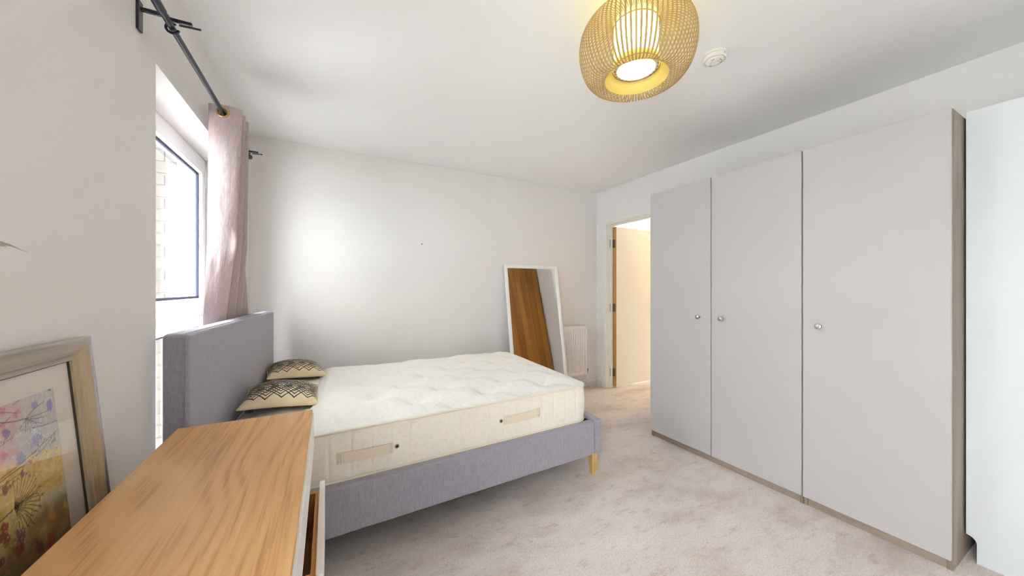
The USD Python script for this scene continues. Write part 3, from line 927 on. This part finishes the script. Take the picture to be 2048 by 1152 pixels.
# ------------------------------------------------------------------ leaning picture
LEAN = 0.088
PZ, PY1, PW = 1.108, 1.264, 0.800                                   # top height, right edge, width
PH = PZ * math.hypot(1, LEAN)
PL = thing('framed_picture', 'silvered wooden picture frame holding a wildflower watercolour, leaning on the left wall', 'picture', (-0.45, PY1 - PW / 2, 0))
zn = np.array([-LEAN, 0, 1]) / math.hypot(1, LEAN)                  # up along the picture
nn_ = np.array([1, 0, LEAN]) / math.hypot(1, LEAN)                  # out of the picture
P0 = np.array([-0.5295, PY1, PZ])                                   # top right corner of the front


def pp(a, b, d=0.0):
    """a: leftwards from the right edge, b: down from the top, d: in front."""
    return P0 + np.array([0, -1.0, 0]) * a - zn * b + nn_ * d


def pbar(a0, a1, b0, b1, d0, d1, mitre=None):
    return hull([pp(a, b, d) for a in (a0, a1) for b in (b0, b1) for d in (d0, d1)])


FW = 0.050


def mould(side):
    """A frame bar with a sloping face and mitred ends."""
    prof = [(0.0, -0.030), (0.0, -0.004), (0.006, 0.0), (0.020, -0.001), (0.038, -0.007), (0.040, -0.010), (FW, -0.012), (FW, -0.030)]
    pr = []
    for w, d in prof:
        if side == 'top':
            pr.append((pp(w, w, d), pp(PW - w, w, d)))
        elif side == 'bottom':
            pr.append((pp(w, PH - w, d), pp(PW - w, PH - w, d)))
        elif side == 'right':
            pr.append((pp(w, w, d), pp(w, PH - w, d)))
        else:
            pr.append((pp(PW - w, w, d), pp(PW - w, PH - w, d)))
    v = np.array([p for pair in pr for p in pair])
    k = len(pr)
    f = []
    for i in range(k):
        j = (i + 1) % k
        f += [[2 * i, 2 * i + 1, 2 * j + 1], [2 * i, 2 * j + 1, 2 * j]]
    for i in range(1, k - 1):
        f += [[0, 2 * i, 2 * i + 2], [1, 2 * i + 3, 2 * i + 1]]
    return trimesh.Trimesh(v, f, process=False)


for s_, mtl in (('top', PIC_WOOD), ('bottom', PIC_WOOD), ('right', PIC_WOOD_Z), ('left', PIC_WOOD_Z)):
    obj('frame_bar', mould(s_), mtl, PL, 20)
for a0, sg in ((0.0, 1), (PW, -1)):
    obj('silver_edge', cat(hull([pp(a0 + sg * a, b, d) for a in (-0.0045, 0.004) for b in (0.001, PH - 0.001) for d in (-0.029, -0.004)]),
                           tube([pp(a0 + sg * 0.002, b, -0.0045) for b in np.linspace(0.001, PH - 0.001, 8)], 0.0068, 14)), SILVER, PL, 50, label='shiny silver outer edge')
obj('sight_edge', cat(pbar(FW, PW - FW, FW, FW + 0.0025, -0.0205, -0.017), pbar(FW, PW - FW, PH - FW - 0.0025, PH - FW, -0.0205, -0.017),
                      pbar(FW, FW + 0.0025, FW, PH - FW, -0.0205, -0.017), pbar(PW - FW - 0.0025, PW - FW, FW, PH - FW, -0.0205, -0.017)), DARK, PL)
obj('backing_board', pbar(0.01, PW - 0.01, 0.01, PH - 0.01, -0.029, -0.024), DARK, PL)
MB, MT = 0.056, 0.050                                               # mat width at the sides and top
pa0, pa1, pb0, pb1 = FW + MB, PW - FW - MB, FW + MT, PH - FW - MT
obj('mat_board', cat(pbar(FW, PW - FW, FW, pb0, -0.024, -0.0205), pbar(FW, PW - FW, pb1, PH - FW, -0.024, -0.0205),
                     pbar(FW, pa0, pb0, pb1, -0.024, -0.0205), pbar(pa1, PW - FW, pb0, pb1, -0.024, -0.0205)), MAT_BOARD, PL, label='cream mat board')


def art():
    """A loose watercolour of seed heads and petals: colours per vertex of a fine sheet. Millimetres from the top right corner."""
    W_, H_ = (pa1 - pa0) * 1000, (pb1 - pb0) * 1000
    na, nb = 330, 480
    # finer where the sheet is seen
    sa = np.linspace(0, 1, na) ** 1.5 * W_
    sb = np.linspace(0, 1, nb) ** 1.5 * H_
    A, B = np.meshgrid(sa, sb, indexing='ij')
    q = np.stack([A / 40, B / 40, 0 * A], -1)
    f1, f2, f3 = meshkit.fbm(q, 4, 1), meshkit.fbm(q * 1.7 + 9, 4, 2), meshkit.fbm(q * 0.8 + 31, 3, 5)
    g1 = meshkit.fbm(q * 6, 3, 8)
    L = lambda *c: np.array(lin(*c))
    col = np.empty(A.shape + (3,))
    top = L(196, 184, 188) * (1 - f1[..., None]) + L(202, 196, 178) * f1[..., None]
    top = top * (0.75 + 0.5 * g1[..., None])
    pink = L(222, 150, 150)
    t = np.clip((A - 70) / 110 + (f2 - 0.5) * 1.6, 0, 1)[..., None] * 0.75
    top = top * (1 - t) + pink * t
    blue = np.clip(1 - np.hypot((A - 70) / 55, (B - 85) / 50) + (f2 - .5), 0, 1)[..., None] * 0.7
    top = top * (1 - blue) + L(150, 158, 190) * blue
    low = L(214, 178, 84) * (1 - f2[..., None]) + L(222, 200, 140) * f2[..., None]
    low = low * (0.7 + 0.6 * g1[..., None])
    pale = np.clip(1 - np.hypot((A - 30) / 60, (B - 235) / 45) + (f1 - .5), 0, 1)[..., None] * 0.8
    low = low * (1 - pale) + L(206, 194, 180) * pale
    red = np.clip((B - 215 + 0.12 * A) / 90 + (f3 - 0.5) * 2.2, 0, 1)[..., None]
    low = low * (1 - red * 0.75) + (L(120, 70, 50) * (1 - f1[..., None]) + L(98, 84, 40) * f1[..., None]) * red * 0.75
    edge = np.clip((B - (128 - 0.12 * A + 14 * (f1 - .5))) / 7 + 0.5, 0, 1)[..., None]
    col = top * (1 - edge) + low * edge

    def blend(mask, c, k=1.0):
        nonlocal col
        m = (np.clip(mask, 0, 1) * k)[..., None]
        col = col * (1 - m) + L(*c) * m

    def blob(a, b, r, c, k=0.85, ang=0.0, ratio=0.7):
        ca, sa_ = math.cos(ang), math.sin(ang)
        x, y = (A - a) * ca + (B - b) * sa_, -(A - a) * sa_ + (B - b) * ca
        d = np.hypot(x / r, y / (r * ratio)) + (f2 - 0.5) * 0.9 + (g1 - 0.5) * 0.9
        petal = 0.07 * np.cos((3 + int(a) % 3) * np.arctan2(y, x) + a)
        blend((1.0 - d - petal) * 3.0, c, k * 1.0)

    def stroke(pts, w, c, k=0.9):
        pts = np.array(pts, float)
        for (a0, b0), (a1, b1) in zip(pts[:-1], pts[1:]):
            ex, ey = a1 - a0, b1 - b0
            tt = np.clip(((A - a0) * ex + (B - b0) * ey) / (ex * ex + ey * ey + 1e-9), 0, 1)
            d = np.hypot(A - a0 - tt * ex, B - b0 - tt * ey)
            blend((w - d) / 0.9 + 0.5, c, k)

    def curve(p, q_, bend, w, c):
        p, q_ = np.array(p, float), np.array(q_, float)
        m = (p + q_) / 2 + bend * np.array([-(q_ - p)[1], (q_ - p)[0]])
        tt = np.linspace(0, 1, 7)[:, None]
        stroke((1 - tt) ** 2 * p + 2 * tt * (1 - tt) * m + tt ** 2 * q_, w, c)
    r_ = np.random.default_rng(3)
    purple, violet, rose, crimson, maroon, orange = (108, 78, 128), (128, 118, 176), (206, 112, 122), (172, 44, 56), (96, 28, 54), (224, 158, 62)
    for a, b, r, c in ((104, 24, 12, rose), (136, 10, 11, rose), (59, 21, 11, violet), (15, 34, 13, (104, 96, 176)), (10, 1, 9, maroon), (164, 49, 16, purple), (134, 54, 13, purple),
                       (109, 112, 14, violet), (66, 93, 17, (138, 124, 184)), (87, 129, 9, crimson), (144, 91, 9, rose), (180, 72, 16, (232, 130, 138)), (139, 37, 9, (206, 130, 116)),
                       (109, 142, 10, purple), (152, 152, 15, maroon), (168, 119, 11, (150, 76, 84)), (179, 160, 10, crimson), (201, 178, 10, crimson), (163, 218, 12, (150, 30, 40)),
                       (202, 221, 18, maroon), (169, 235, 16, (120, 30, 44)), (139, 275, 15, (130, 30, 40)), (181, 272, 11, maroon), (208, 273, 13, (110, 26, 40)), (134, 250, 18, (88, 50, 96)),
                       (12, 200, 11, orange), (48, 262, 13, (222, 148, 52)), (7, 262, 15, (206, 170, 60)), (170, 190, 10, (214, 182, 70)), (95, 300, 16, maroon), (60, 310, 12, crimson),
                       (240, 240, 16, crimson), (250, 200, 14, orange), (230, 160, 14, maroon), (225, 90, 15, rose), (250, 130, 15, purple), (210, 30, 13, violet), (260, 40, 16, rose)):
        blob(a, b, r, c, 0.85, r_.uniform(0, 3), r_.uniform(0.6, 0.95))
    for k in range(60):                                              # the rest of the sheet, mostly hidden by the chest
        blob(r_.uniform(40, W_ - 20), r_.uniform(300, H_ - 20), r_.uniform(8, 18), (crimson, maroon, purple, orange, (140, 40, 50))[k % 5], 0.8, r_.uniform(0, 3), 0.8)
    for k in range(30):
        blob(r_.uniform(260, W_ - 10), r_.uniform(10, 300), r_.uniform(8, 18), (rose, violet, purple, orange, crimson)[k % 5], 0.8, r_.uniform(0, 3), 0.8)
    ink = (66, 62, 66)
    # upper seed head
    c1 = (83, 41)
    for e, bd in (((29, 22), 0.1), ((20, 44), -0.05), ((28, 54), -0.1), ((45, 64), -0.1), ((69, 66), 0.12), ((89, 68), -0.05), ((102, 56), 0.1), ((60, 60), 0.1), ((76, 72), 0.0)):
        curve(c1, e, bd, 0.75, ink)
    curve((69, 66), (0, 74), -0.05, 0.8, ink)
    curve(c1, (132, 33), 0.05, 1.1, ink); curve((132, 33), (182, 24), -0.08, 1.1, ink)
    curve((180, 5), (104, 24), 0.1, 0.7, ink); curve((170, 40), (120, 26), -0.1, 0.7, ink); curve((110, 6), (30, -2), 0.15, 0.7, ink)
    curve((182, 58), (150, 50), 0.1, 0.8, (80, 60, 96)); curve((182, 84), (120, 66), 0.1, 0.8, (110, 100, 90))
    # lower seed head
    c2 = (139, 196)
    for k in range(19):
        an = math.radians(-86 + k * 9.6)
        ln = r_.uniform(52, 74)
        e = (c2[0] - math.cos(an) * ln, c2[1] + math.sin(an) * ln * 0.86)
        curve(c2, e, 0.14 if an > 0 else -0.14, 0.75, (60, 54, 50))
        for t_ in range(2):
            curve(e, (e[0] - r_.uniform(3, 9), e[1] + r_.uniform(-8, 8)), 0.2, 0.55, (70, 58, 52))
        blob(e[0] - 3, e[1], 2.6, (150, 96, 88), 0.7)
    curve(c2, (212, 205), 0.04, 1.0, ink)
    # trailing stems at the divide, with little leaves
    curve((190, 132), (10, 96), -0.06, 0.9, (92, 78, 58)); curve((200, 142), (95, 128), 0.05, 0.9, (80, 66, 54)); curve((205, 150), (110, 140), 0.05, 0.8, (80, 66, 54)); curve((0, 92), (70, 124), 0.08, 0.8, (96, 74, 50))
    for k in range(26):
        blob(r_.uniform(8, 80), 106 + r_.uniform(-6, 26), r_.uniform(2.2, 4.2), (74, 66, 50), 0.85, r_.uniform(0, 3), 0.5)
    for k in range(12):
        stroke([(118 + 4.6 * k, 62 + r_.uniform(-4, 6)), (120 + 4.6 * k, 68 + r_.uniform(-3, 5))], 0.9, (78, 84, 72))
    for k in range(150):                                             # white seed dots
        an, rd = r_.uniform(0, 6.28), abs(r_.normal(0, 1))
        a, b = 66 + 26 * rd * math.cos(an), 74 + 24 * rd * math.sin(an)
        blend((r_.uniform(0.7, 1.7) - np.hypot(A - a, B - b)) / 0.8 + 0.5, (226, 222, 228), 0.85)
    for k in range(110):
        a, b = r_.normal(140, 20), r_.normal(225, 30)
        blend((r_.uniform(0.5, 1.3) - np.hypot(A - a, B - b)) / 0.8 + 0.5, ((232, 222, 170), (220, 190, 200))[k % 2], 0.7)
    P = P0[None, None] + np.array([0, -1.0, 0]) * ((A / 1000 + pa0)[..., None]) - zn * ((B / 1000 + pb0)[..., None]) + nn_ * (-0.0212)
    v = P.reshape(-1, 3)
    i = np.arange(na * nb).reshape(na, nb)
    q = np.stack([i[:-1, :-1], i[1:, :-1], i[1:, 1:], i[:-1, 1:]], -1).reshape(-1, 4)
    return (v, np.vstack([q[:, [0, 1, 2]], q[:, [0, 2, 3]]])), np.clip(col, 0, 1).reshape(-1, 3)


am, ac = art()
obj('print', am, STUB, PL, paint=ac, label='watercolour of wildflowers and seed heads')
PGLASS = pane_glass('picture_glass', (0.985, 0.985, 0.985))
obj('glass', pbar(FW + 0.001, PW - FW - 0.001, FW + 0.001, PH - FW - 0.001, -0.0185, -0.0165), PGLASS, PL)

# ------------------------------------------------------------------ mirror leaning on the back wall
MA = math.radians(9.3)
mu = np.array([0, math.sin(MA), math.cos(MA)])
mn = np.array([0, -math.cos(MA), math.sin(MA)])
M0 = np.array([1.697, YB - 0.031, 1.484])                           # top left corner of the front
MW = 0.694
MH = 1.484 / math.cos(MA) - 0.0045


def mp(a, b, d):
    return M0 + np.array([1.0, 0, 0]) * a - mu * b + mn * d


def mbar(a0, a1, b0, b1, d0, d1):
    return hull([mp(a, b, d) for a in (a0, a1) for b in (b0, b1) for d in (d0, d1)])


mr = thing('standing_mirror', 'tall white framed mirror leaning against the back wall by the radiator', 'mirror', (1.697 + MW / 2, 3.11, 0))
fw = 0.034


def mbar2(side):
    out = []
    prof = [(0.0, -0.026), (0.0, -0.002), (0.003, 0.0), (fw - 0.004, -0.002), (fw, -0.008), (fw, -0.026)]
    pr = []
    for w, d in prof:
        e = {'top': ((w, w), (MW - w, w)), 'bottom': ((w, MH - w), (MW - w, MH - w)), 'left': ((w, w), (w, MH - w)), 'right': ((MW - w, w), (MW - w, MH - w))}[side]
        pr.append((mp(*e[0], d), mp(*e[1], d)))
    v = np.array([p for pair in pr for p in pair])
    k, f = len(pr), []
    for i in range(k):
        j = (i + 1) % k
        f += [[2 * i, 2 * i + 1, 2 * j + 1], [2 * i, 2 * j + 1, 2 * j]]
    for i in range(1, k - 1):
        f += [[0, 2 * i, 2 * i + 2], [1, 2 * i + 3, 2 * i + 1]]
    return trimesh.Trimesh(v, f, process=False)


for s_ in ('top', 'bottom', 'left', 'right'):
    obj('frame_bar', mbar2(s_), WHITEF, mr, 20)
obj('backing', mbar(0.004, MW - 0.004, 0.004, MH - 0.004, -0.026, -0.018), WHITEF, mr)
obj('mirror_glass', mbar(fw - 0.004, MW - fw + 0.004, fw - 0.004, MH - fw + 0.004, -0.018, -0.013), MIRROR, mr)

# ------------------------------------------------------------------ radiator
RX0, RX1, RZa, RZb = 1.93, 2.809, 0.165, 0.768
rd = thing('radiator', 'white ribbed panel radiator on the back wall between mirror and door', 'radiator', ((RX0 + RX1) / 2, YB, RZa))
RY = 3.335


def rib_fn(u, v):
    x = RX0 + 0.014 + (RX1 - RX0 - 0.028) * u
    z = RZa + 0.004 + (RZb - RZa - 0.022) * v
    ph = ((x - RX0 - 0.03) / 0.0335) % 1.0
    r = 0.5 - 0.5 * np.cos(2 * np.pi * ph)
    rise = np.clip(np.minimum(v, 1 - v) / 0.055 - 0.55, 0, 1)
    y = RY + 0.014 * (r ** 0.8) * rise
    return np.stack([x, y, z], -1)


pv_, pf_ = grid(320, 50, rib_fn)
obj('front_panel', (pv_, pf_), RADW, rd, True)
obj('core', box(RX0 + 0.016, RX1 - 0.016, RY + 0.017, YB - 0.028, RZa + 0.01, RZb - 0.03), RADW, rd)
for x0 in (RX0, RX1 - 0.014):
    obj('side_cover', box(x0, x0 + 0.014, RY - 0.003, YB - 0.03, RZa, RZb - 0.006, 0.003), RADW, rd)
tg = obj('top_grille', cat(box(RX0, RX1, RY - 0.003, RY + 0.006, RZb - 0.018, RZb, 0.002), box(RX0, RX1, YB - 0.036, YB - 0.030, RZb - 0.012, RZb, 0.002)), RADW, rd)
for k in range(44):
    xx = RX0 + 0.01 + k * (RX1 - RX0 - 0.024) / 43
    obj('grille_bar', box(xx, xx + 0.005, RY + 0.004, YB - 0.034, RZb - 0.008, RZb - 0.002), RADW, tg)
for xb in (RX0 + 0.12, RX1 - 0.12):
    obj('wall_bracket', box(xb, xb + 0.03, YB - 0.030, YB - 0.0005, 0.25, 0.66), RADW, rd)
vx = RX1 + 0.022
vl = obj('valve', cat(lathe([(0.0, 0.0), (0.010, 0.0), (0.010, 0.026), (0.013, 0.028), (0.013, 0.052), (0.009, 0.056), (0.0, 0.056)], 18, 'z', (vx, 3.365, 0.176)),
                      lathe([(0.0, -0.03), (0.008, -0.03), (0.008, 0.006), (0.0, 0.006)], 14, 'x', (vx, 3.365, 0.186))), plain('dark_chrome', (70, 62, 54), 0.35, metallic=0.7), rd, 40, label='dark metal radiator valve')
obj('pipe', tube([(vx, 3.365, 0.176), (vx, 3.365, 0.0)], 0.0075), RADW, vl, 60)

# ------------------------------------------------------------------ curtain rod and curtain
ROD_X, ROD_Z = -0.470, 2.112
rod = thing('curtain_rod', 'black metal curtain rod on brackets above the window', 'curtain rod', (ROD_X, 1.9, ROD_Z))
obj('pole', tube([(ROD_X, 1.44, ROD_Z), (ROD_X, 2.885, ROD_Z)], 0.0098, 18), BLACK, rod, 60)
obj('outer_pole', tube([(ROD_X, 0.55, ROD_Z), (ROD_X, 1.50, ROD_Z)], 0.0125, 18), BLACK, rod, 60)
obj('finial', lathe([(0.0, 0.0), (0.013, 0.0), (0.015, 0.006), (0.015, 0.022), (0.012, 0.03), (0.0, 0.031)], 22, 'y', (ROD_X, 2.880, ROD_Z)), BLACK, rod, 40)


def bracket(y):
    b = obj('bracket', cat(box(XL, XL + 0.008, y - 0.015, y + 0.015, ROD_Z - 0.036, ROD_Z + 0.062, 0.0015),
                           box(XL + 0.003, ROD_X - 0.008, y - 0.006, y + 0.006, ROD_Z + 0.030, ROD_Z + 0.042, 0.002),
                           box(ROD_X - 0.020, ROD_X + 0.052, y - 0.006, y + 0.006, ROD_Z + 0.024, ROD_Z + 0.034, 0.002)), BLACK, rod)
    t = np.linspace(math.radians(60), math.radians(350), 20)
    obj('cradle', tube(np.column_stack([ROD_X + 0.0165 * np.cos(t), np.full(20, y), ROD_Z + 0.0165 * np.sin(t)]), 0.0042, 8), BLACK, b, 60)
    obj('thumb_screw', tube([(ROD_X + 0.018, y, ROD_Z + 0.016), (ROD_X + 0.075, y, ROD_Z + 0.020)], 0.0035, 8), BLACK, b, 60)
    return b


bracket(1.585)
bracket(2.868)

cu = thing('curtain', 'mauve-grey satin eyelet curtain bunched at the far end of the window', 'curtain', (-0.46, 2.40, 0.1))
# plan of the folds at the rod: front panel first, then a zigzag towards the back wall
YT = np.array([2.236, 2.250, 2.300, 2.322, 2.372, 2.396, 2.445, 2.475])      # at the rod
XT = np.array([-0.529, -0.386, -0.524, -0.385, -0.522, -0.384, -0.520, -0.470])
YM = np.array([2.240, 2.292, 2.340, 2.385, 2.420, 2.460, 2.500, 2.545])      # at the pucker
XM = np.array([-0.535, -0.424, -0.535, -0.412, -0.535, -0.402, -0.535, -0.440])
YBt = np.array([2.252, 2.410, 2.450, 2.565, 2.600, 2.690, 2.730, 2.800])     # squeezed between headboard and wall
XBt = np.array([-0.5525, -0.489, -0.549, -0.478, -0.548, -0.470, -0.545, -0.462])
NZ = 150
zs = np.linspace(0.12, 2.150, NZ)


def plan(z):
    """Corner points (x, y) of the folds at height z."""
    a = np.clip((z - 1.46) / (2.11 - 1.46), 0, 1) ** 0.8
    b = np.clip((z - 1.075) / (1.46 - 1.075), 0, 1)
    x = (XM + (XT - XM) * a) if z >= 1.46 else XBt + (XM - XBt) * b
    y = (YM + (YT - YM) * a) if z >= 1.46 else YBt + (YM - YBt) * b
    return x, y


def fold_curve(z, n_=420):
    x, y = plan(z)
    # chord-length spline through the corners with rounded turns
    pts = []
    for i in range(len(x) - 1):
        for t in np.linspace(0, 1, 14, endpoint=False):
            e = 0.5 - 0.5 * math.cos(math.pi * t)
            e = 0.65 * t + 0.35 * e
            bow = (-0.022 if i == 0 else -0.008) * math.sin(math.pi * t)
            pts.append((x[i] + (x[i + 1] - x[i]) * e, y[i] + (y[i + 1] - y[i]) * t + bow))
    pts.append((x[-1], y[-1]))
    pts = np.array(pts)
    for _ in range(4):
        pts[1:-1] = 0.25 * pts[:-2] + 0.5 * pts[1:-1] + 0.25 * pts[2:]
    d = np.concatenate([[0], np.cumsum(np.linalg.norm(np.diff(pts, axis=0), axis=1))])
    s = np.linspace(0, d[-1], n_)
    return np.column_stack([np.interp(s, d, pts[:, 0]), np.interp(s, d, pts[:, 1])])


NS = 420
rows = np.array([fold_curve(z, NS) for z in zs])                      # (NZ, NS, 2)
wr = meshkit.fbm(np.stack(np.broadcast_arrays(np.linspace(0, 22, NS)[None, :], (zs * 9)[:, None], np.zeros((1, 1))), -1), 3, 17) - 0.5
amp = np.interp(zs, [1.1, 1.3, 1.9, 2.1], [0.010, 0.012, 0.007, 0.002])[:, None]
rows[..., 1] += wr * amp
# the pinched pucker on the front panel
fx = np.linspace(0, 1, NS)[None, :]
puck = 0.016 * np.exp(-((fx - 0.145) / 0.025) ** 2) * np.exp(-((zs[:, None] - 1.44) / 0.07) ** 2)
rows[..., 1] -= puck
rows[..., 0] += 0.6 * puck
V3 = np.concatenate([rows, np.broadcast_to(zs[:, None, None], rows.shape[:2] + (1,))], -1)
idx = np.arange(NZ * NS).reshape(NZ, NS)
q = np.stack([idx[:-1, :-1], idx[:-1, 1:], idx[1:, 1:], idx[1:, :-1]], -1).reshape(-1, 4)
pts3 = V3.reshape(-1, 3)
cen = pts3[q].mean(1)
keep = np.hypot(cen[:, 0] - ROD_X, cen[:, 2] - ROD_Z) > 0.0195
q = q[keep]
front = np.vstack([q[:, [0, 1, 2]], q[:, [0, 2, 3]]])
tm = trimesh.Trimesh(pts3, front, process=False)
nv_ = np.array(tm.vertex_normals)
back = pts3 - nv_ * 0.0016
allv = np.vstack([pts3, back])
allf = np.vstack([front, front[:, ::-1] + len(pts3)])
obj('cloth', (allv, allf), CURTAIN, cu, True)
zi = int(np.argmin(np.abs(zs - ROD_Z)))
xs_, ys_ = rows[zi, :, 0], rows[zi, :, 1]
crs = np.nonzero(np.diff(np.sign(xs_ - ROD_X)))[0]
for c in crs:
    y = ys_[c]
    tdir = rows[zi, min(c + 3, NS - 1)] - rows[zi, max(c - 3, 0)]
    tdir = np.array([tdir[0], tdir[1], 0]) / np.linalg.norm(tdir)
    t = np.linspace(0, 2 * np.pi, 36, endpoint=False)
    ring = np.array([ROD_X, y, ROD_Z]) + 0.0215 * (np.cos(t)[:, None] * tdir + np.sin(t)[:, None] * np.array([0, 0, 1.0]))
    obj('eyelet', tube(ring, 0.0052, 10, True), GOLD, cu, True, label='gold metal eyelet')

# ------------------------------------------------------------------ smoke detector
SX, SY = 1.772, 1.100
sd = thing('smoke_detector', 'round white smoke detector on the ceiling beside the slatted lamp', 'smoke detector', (SX, SY, ZC))
obj('base', lathe([(0.0, ZC), (0.054, ZC), (0.054, ZC - 0.012), (0.0, ZC - 0.012)], 48, 'z', (SX, SY, 0)), PLASTIC, sd, 30)
bdy = obj('cover', lathe([(0.050, ZC - 0.012), (0.0525, ZC - 0.014), (0.0525, ZC - 0.030), (0.050, ZC - 0.0335), (0.047, ZC - 0.0335), (0.046, ZC - 0.0305), (0.043, ZC - 0.0305), (0.042, ZC - 0.036),
                      (0.034, ZC - 0.041), (0.020, ZC - 0.043), (0.0195, ZC - 0.0415), (0.0185, ZC - 0.0415), (0.018, ZC - 0.044), (0.0, ZC - 0.0445)], 64, 'z', (SX, SY, 0)), PLASTIC, sd, 30)
for an in (-0.7, 1.3, 3.4, 4.8):
    c_, s__ = math.cos(an), math.sin(an)
    m = box(-0.007, 0.007, -0.0016, 0.0016, ZC - 0.0415, ZC - 0.036, 0.0005)
    m.apply_transform(trimesh.transformations.rotation_matrix(an + 1.57, [0, 0, 1]))
    m.apply_translation([SX + 0.030 * c_, SY + 0.030 * s__, -0.0015])
    obj('sound_slot', m, GREYPL, bdy)
m = box(-0.003, 0.003, -0.001, 0.001, ZC - 0.022, ZC - 0.018)
m.apply_translation([SX + 0.0, SY - 0.0525, 0])
obj('vent_slot', m, GREYPL, bdy)

# ------------------------------------------------------------------ slatted ceiling lamp
lx, ly = LAMP
lm = thing('ceiling_lamp', 'round slatted cream ceiling lamp glowing warm yellow', 'ceiling lamp', (lx, ly, ZC))
obj('ceiling_rose', lathe([(0.0, ZC), (0.055, ZC), (0.055, ZC - 0.014), (0.045, ZC - 0.022), (0.0, ZC - 0.022)], 40, 'z', (lx, ly, 0)), PLASTIC, lm, 30)
obj('stem', lathe([(0.0, ZC - 0.02), (0.008, ZC - 0.02), (0.008, ZC - 0.075), (0.0, ZC - 0.075)], 16, 'z', (lx, ly, 0)), PLASTIC, lm, 40)
ZE = 2.262                                                           # height of the widest line
PR = np.array([(0.092, 0.105), (0.130, 0.118), (0.180, 0.103), (0.219, 0.062), (0.236, 0.000), (0.231, -0.060), (0.209, -0.116), (0.174, -0.147), (0.142, -0.1475), (0.126, -0.134)])
tp = np.concatenate([[0], np.cumsum(np.linalg.norm(np.diff(PR, axis=0), axis=1))])
cs = CubicSpline(tp, PR)
prof = cs(np.linspace(0, tp[-1], 34))
tan = cs(np.linspace(0, tp[-1], 34), 1)
tan /= np.linalg.norm(tan, axis=1, keepdims=True)
nor2 = np.stack([tan[:, 1], -tan[:, 0]], 1)
NSL = 80
for k in range(NSL):
    an = 2 * math.pi * (k + 0.5) / NSL
    er, et = np.array([math.cos(an), math.sin(an)]), np.array([-math.sin(an), math.cos(an)])
    vs, fs = [], []
    for i in range(len(prof)):
        r_, z_ = prof[i]
        hw = min(0.0036, 0.48 * math.pi * r_ / NSL)
        for d in (0.0, -0.0016):
            rr, zz = r_ + nor2[i, 0] * d, z_ + nor2[i, 1] * d
            for s_ in (-1, 1):
                p2 = er * rr + et * hw * s_
                vs.append((lx + p2[0], ly + p2[1], ZE + zz))
    for i in range(len(prof) - 1):
        a = 4 * i
        for c, d in ((0, 1), (1, 3), (3, 2), (2, 0)):
            fs += [[a + c, a + 4 + c, a + 4 + d], [a + c, a + 4 + d, a + d]]
    obj('slat', trimesh.Trimesh(vs, fs, process=False), SLAT, lm)
dr = 0.0905
obj('drum_diffuser', lathe([(dr, ZE - 0.088), (dr, ZE + 0.082), (0.0, ZE + 0.083)], 56, 'z', (lx, ly, 0)), DIFFUSER, lm, 40, label='glowing yellow inner drum')
obj('drum_ring', tube(np.array([(lx + (dr + 0.002) * math.cos(t), ly + (dr + 0.002) * math.sin(t), ZE + 0.083) for t in np.linspace(0, 2 * math.pi, 56, endpoint=False)]), 0.0022, 6, True), GOLD, lm, True)
obj('drum_ring', tube(np.array([(lx + 0.0955 * math.cos(t), ly + 0.0955 * math.sin(t), ZE - 0.096) for t in np.linspace(0, 2 * math.pi, 56, endpoint=False)]), 0.0022, 6, True), GOLD, lm, True)
obj('lamp_disc', lathe([(0.0, ZE - 0.100), (0.078, ZE - 0.100), (0.078, ZE - 0.090), (0.0, ZE - 0.090)], 56, 'z', (lx, ly, 0)), DISC, lm, 30, label='bright round light panel')
obj('disc_rim', lathe([(0.0785, ZE - 0.1025), (0.092, ZE - 0.094), (0.092, ZE - 0.086), (0.0785, ZE - 0.090)], 56, 'z', (lx, ly, 0)), PLASTIC, lm, 30)
for k in range(26):
    an = 2 * math.pi * k / 26
    m = box(-0.0042, 0.0042, -0.0035, 0.0035, -0.0012, 0.0022, 0.0006)
    m.apply_transform(trimesh.transformations.rotation_matrix(0.56, [0, 1, 0]))
    m.apply_transform(trimesh.transformations.rotation_matrix(an, [0, 0, 1]))
    m.apply_translation([lx + 0.0853 * math.cos(an), ly + 0.0853 * math.sin(an), ZE - 0.0995])
    obj('rim_stud', m, STEEL, lm)
CUP = mat('lamp_collar', {'p': ('principled_bsdf', {'base_color': lin(252, 236, 150), 'roughness': 0.45}), 't': ('translucent_bsdf', {'color': lin(255, 240, 160)}),
          'mx': ('mix_closure', {'fac': 0.5})}, [('p.BSDF', 'mx.closure1'), ('t.BSDF', 'mx.closure2')], surface='mx.closure')
obj('inner_collar', lathe([(0.0945, ZE - 0.074), (0.0955, ZE - 0.098), (0.102, ZE - 0.118), (0.113, ZE - 0.130), (0.130, ZE - 0.1395), (0.130, ZE - 0.1380), (0.114, ZE - 0.1285), (0.103, ZE - 0.117), (0.0970, ZE - 0.0975), (0.0955, ZE - 0.074)], 64, 'z', (lx, ly, 0)), CUP, lm, 40, label='smooth yellow collar round the light panel')
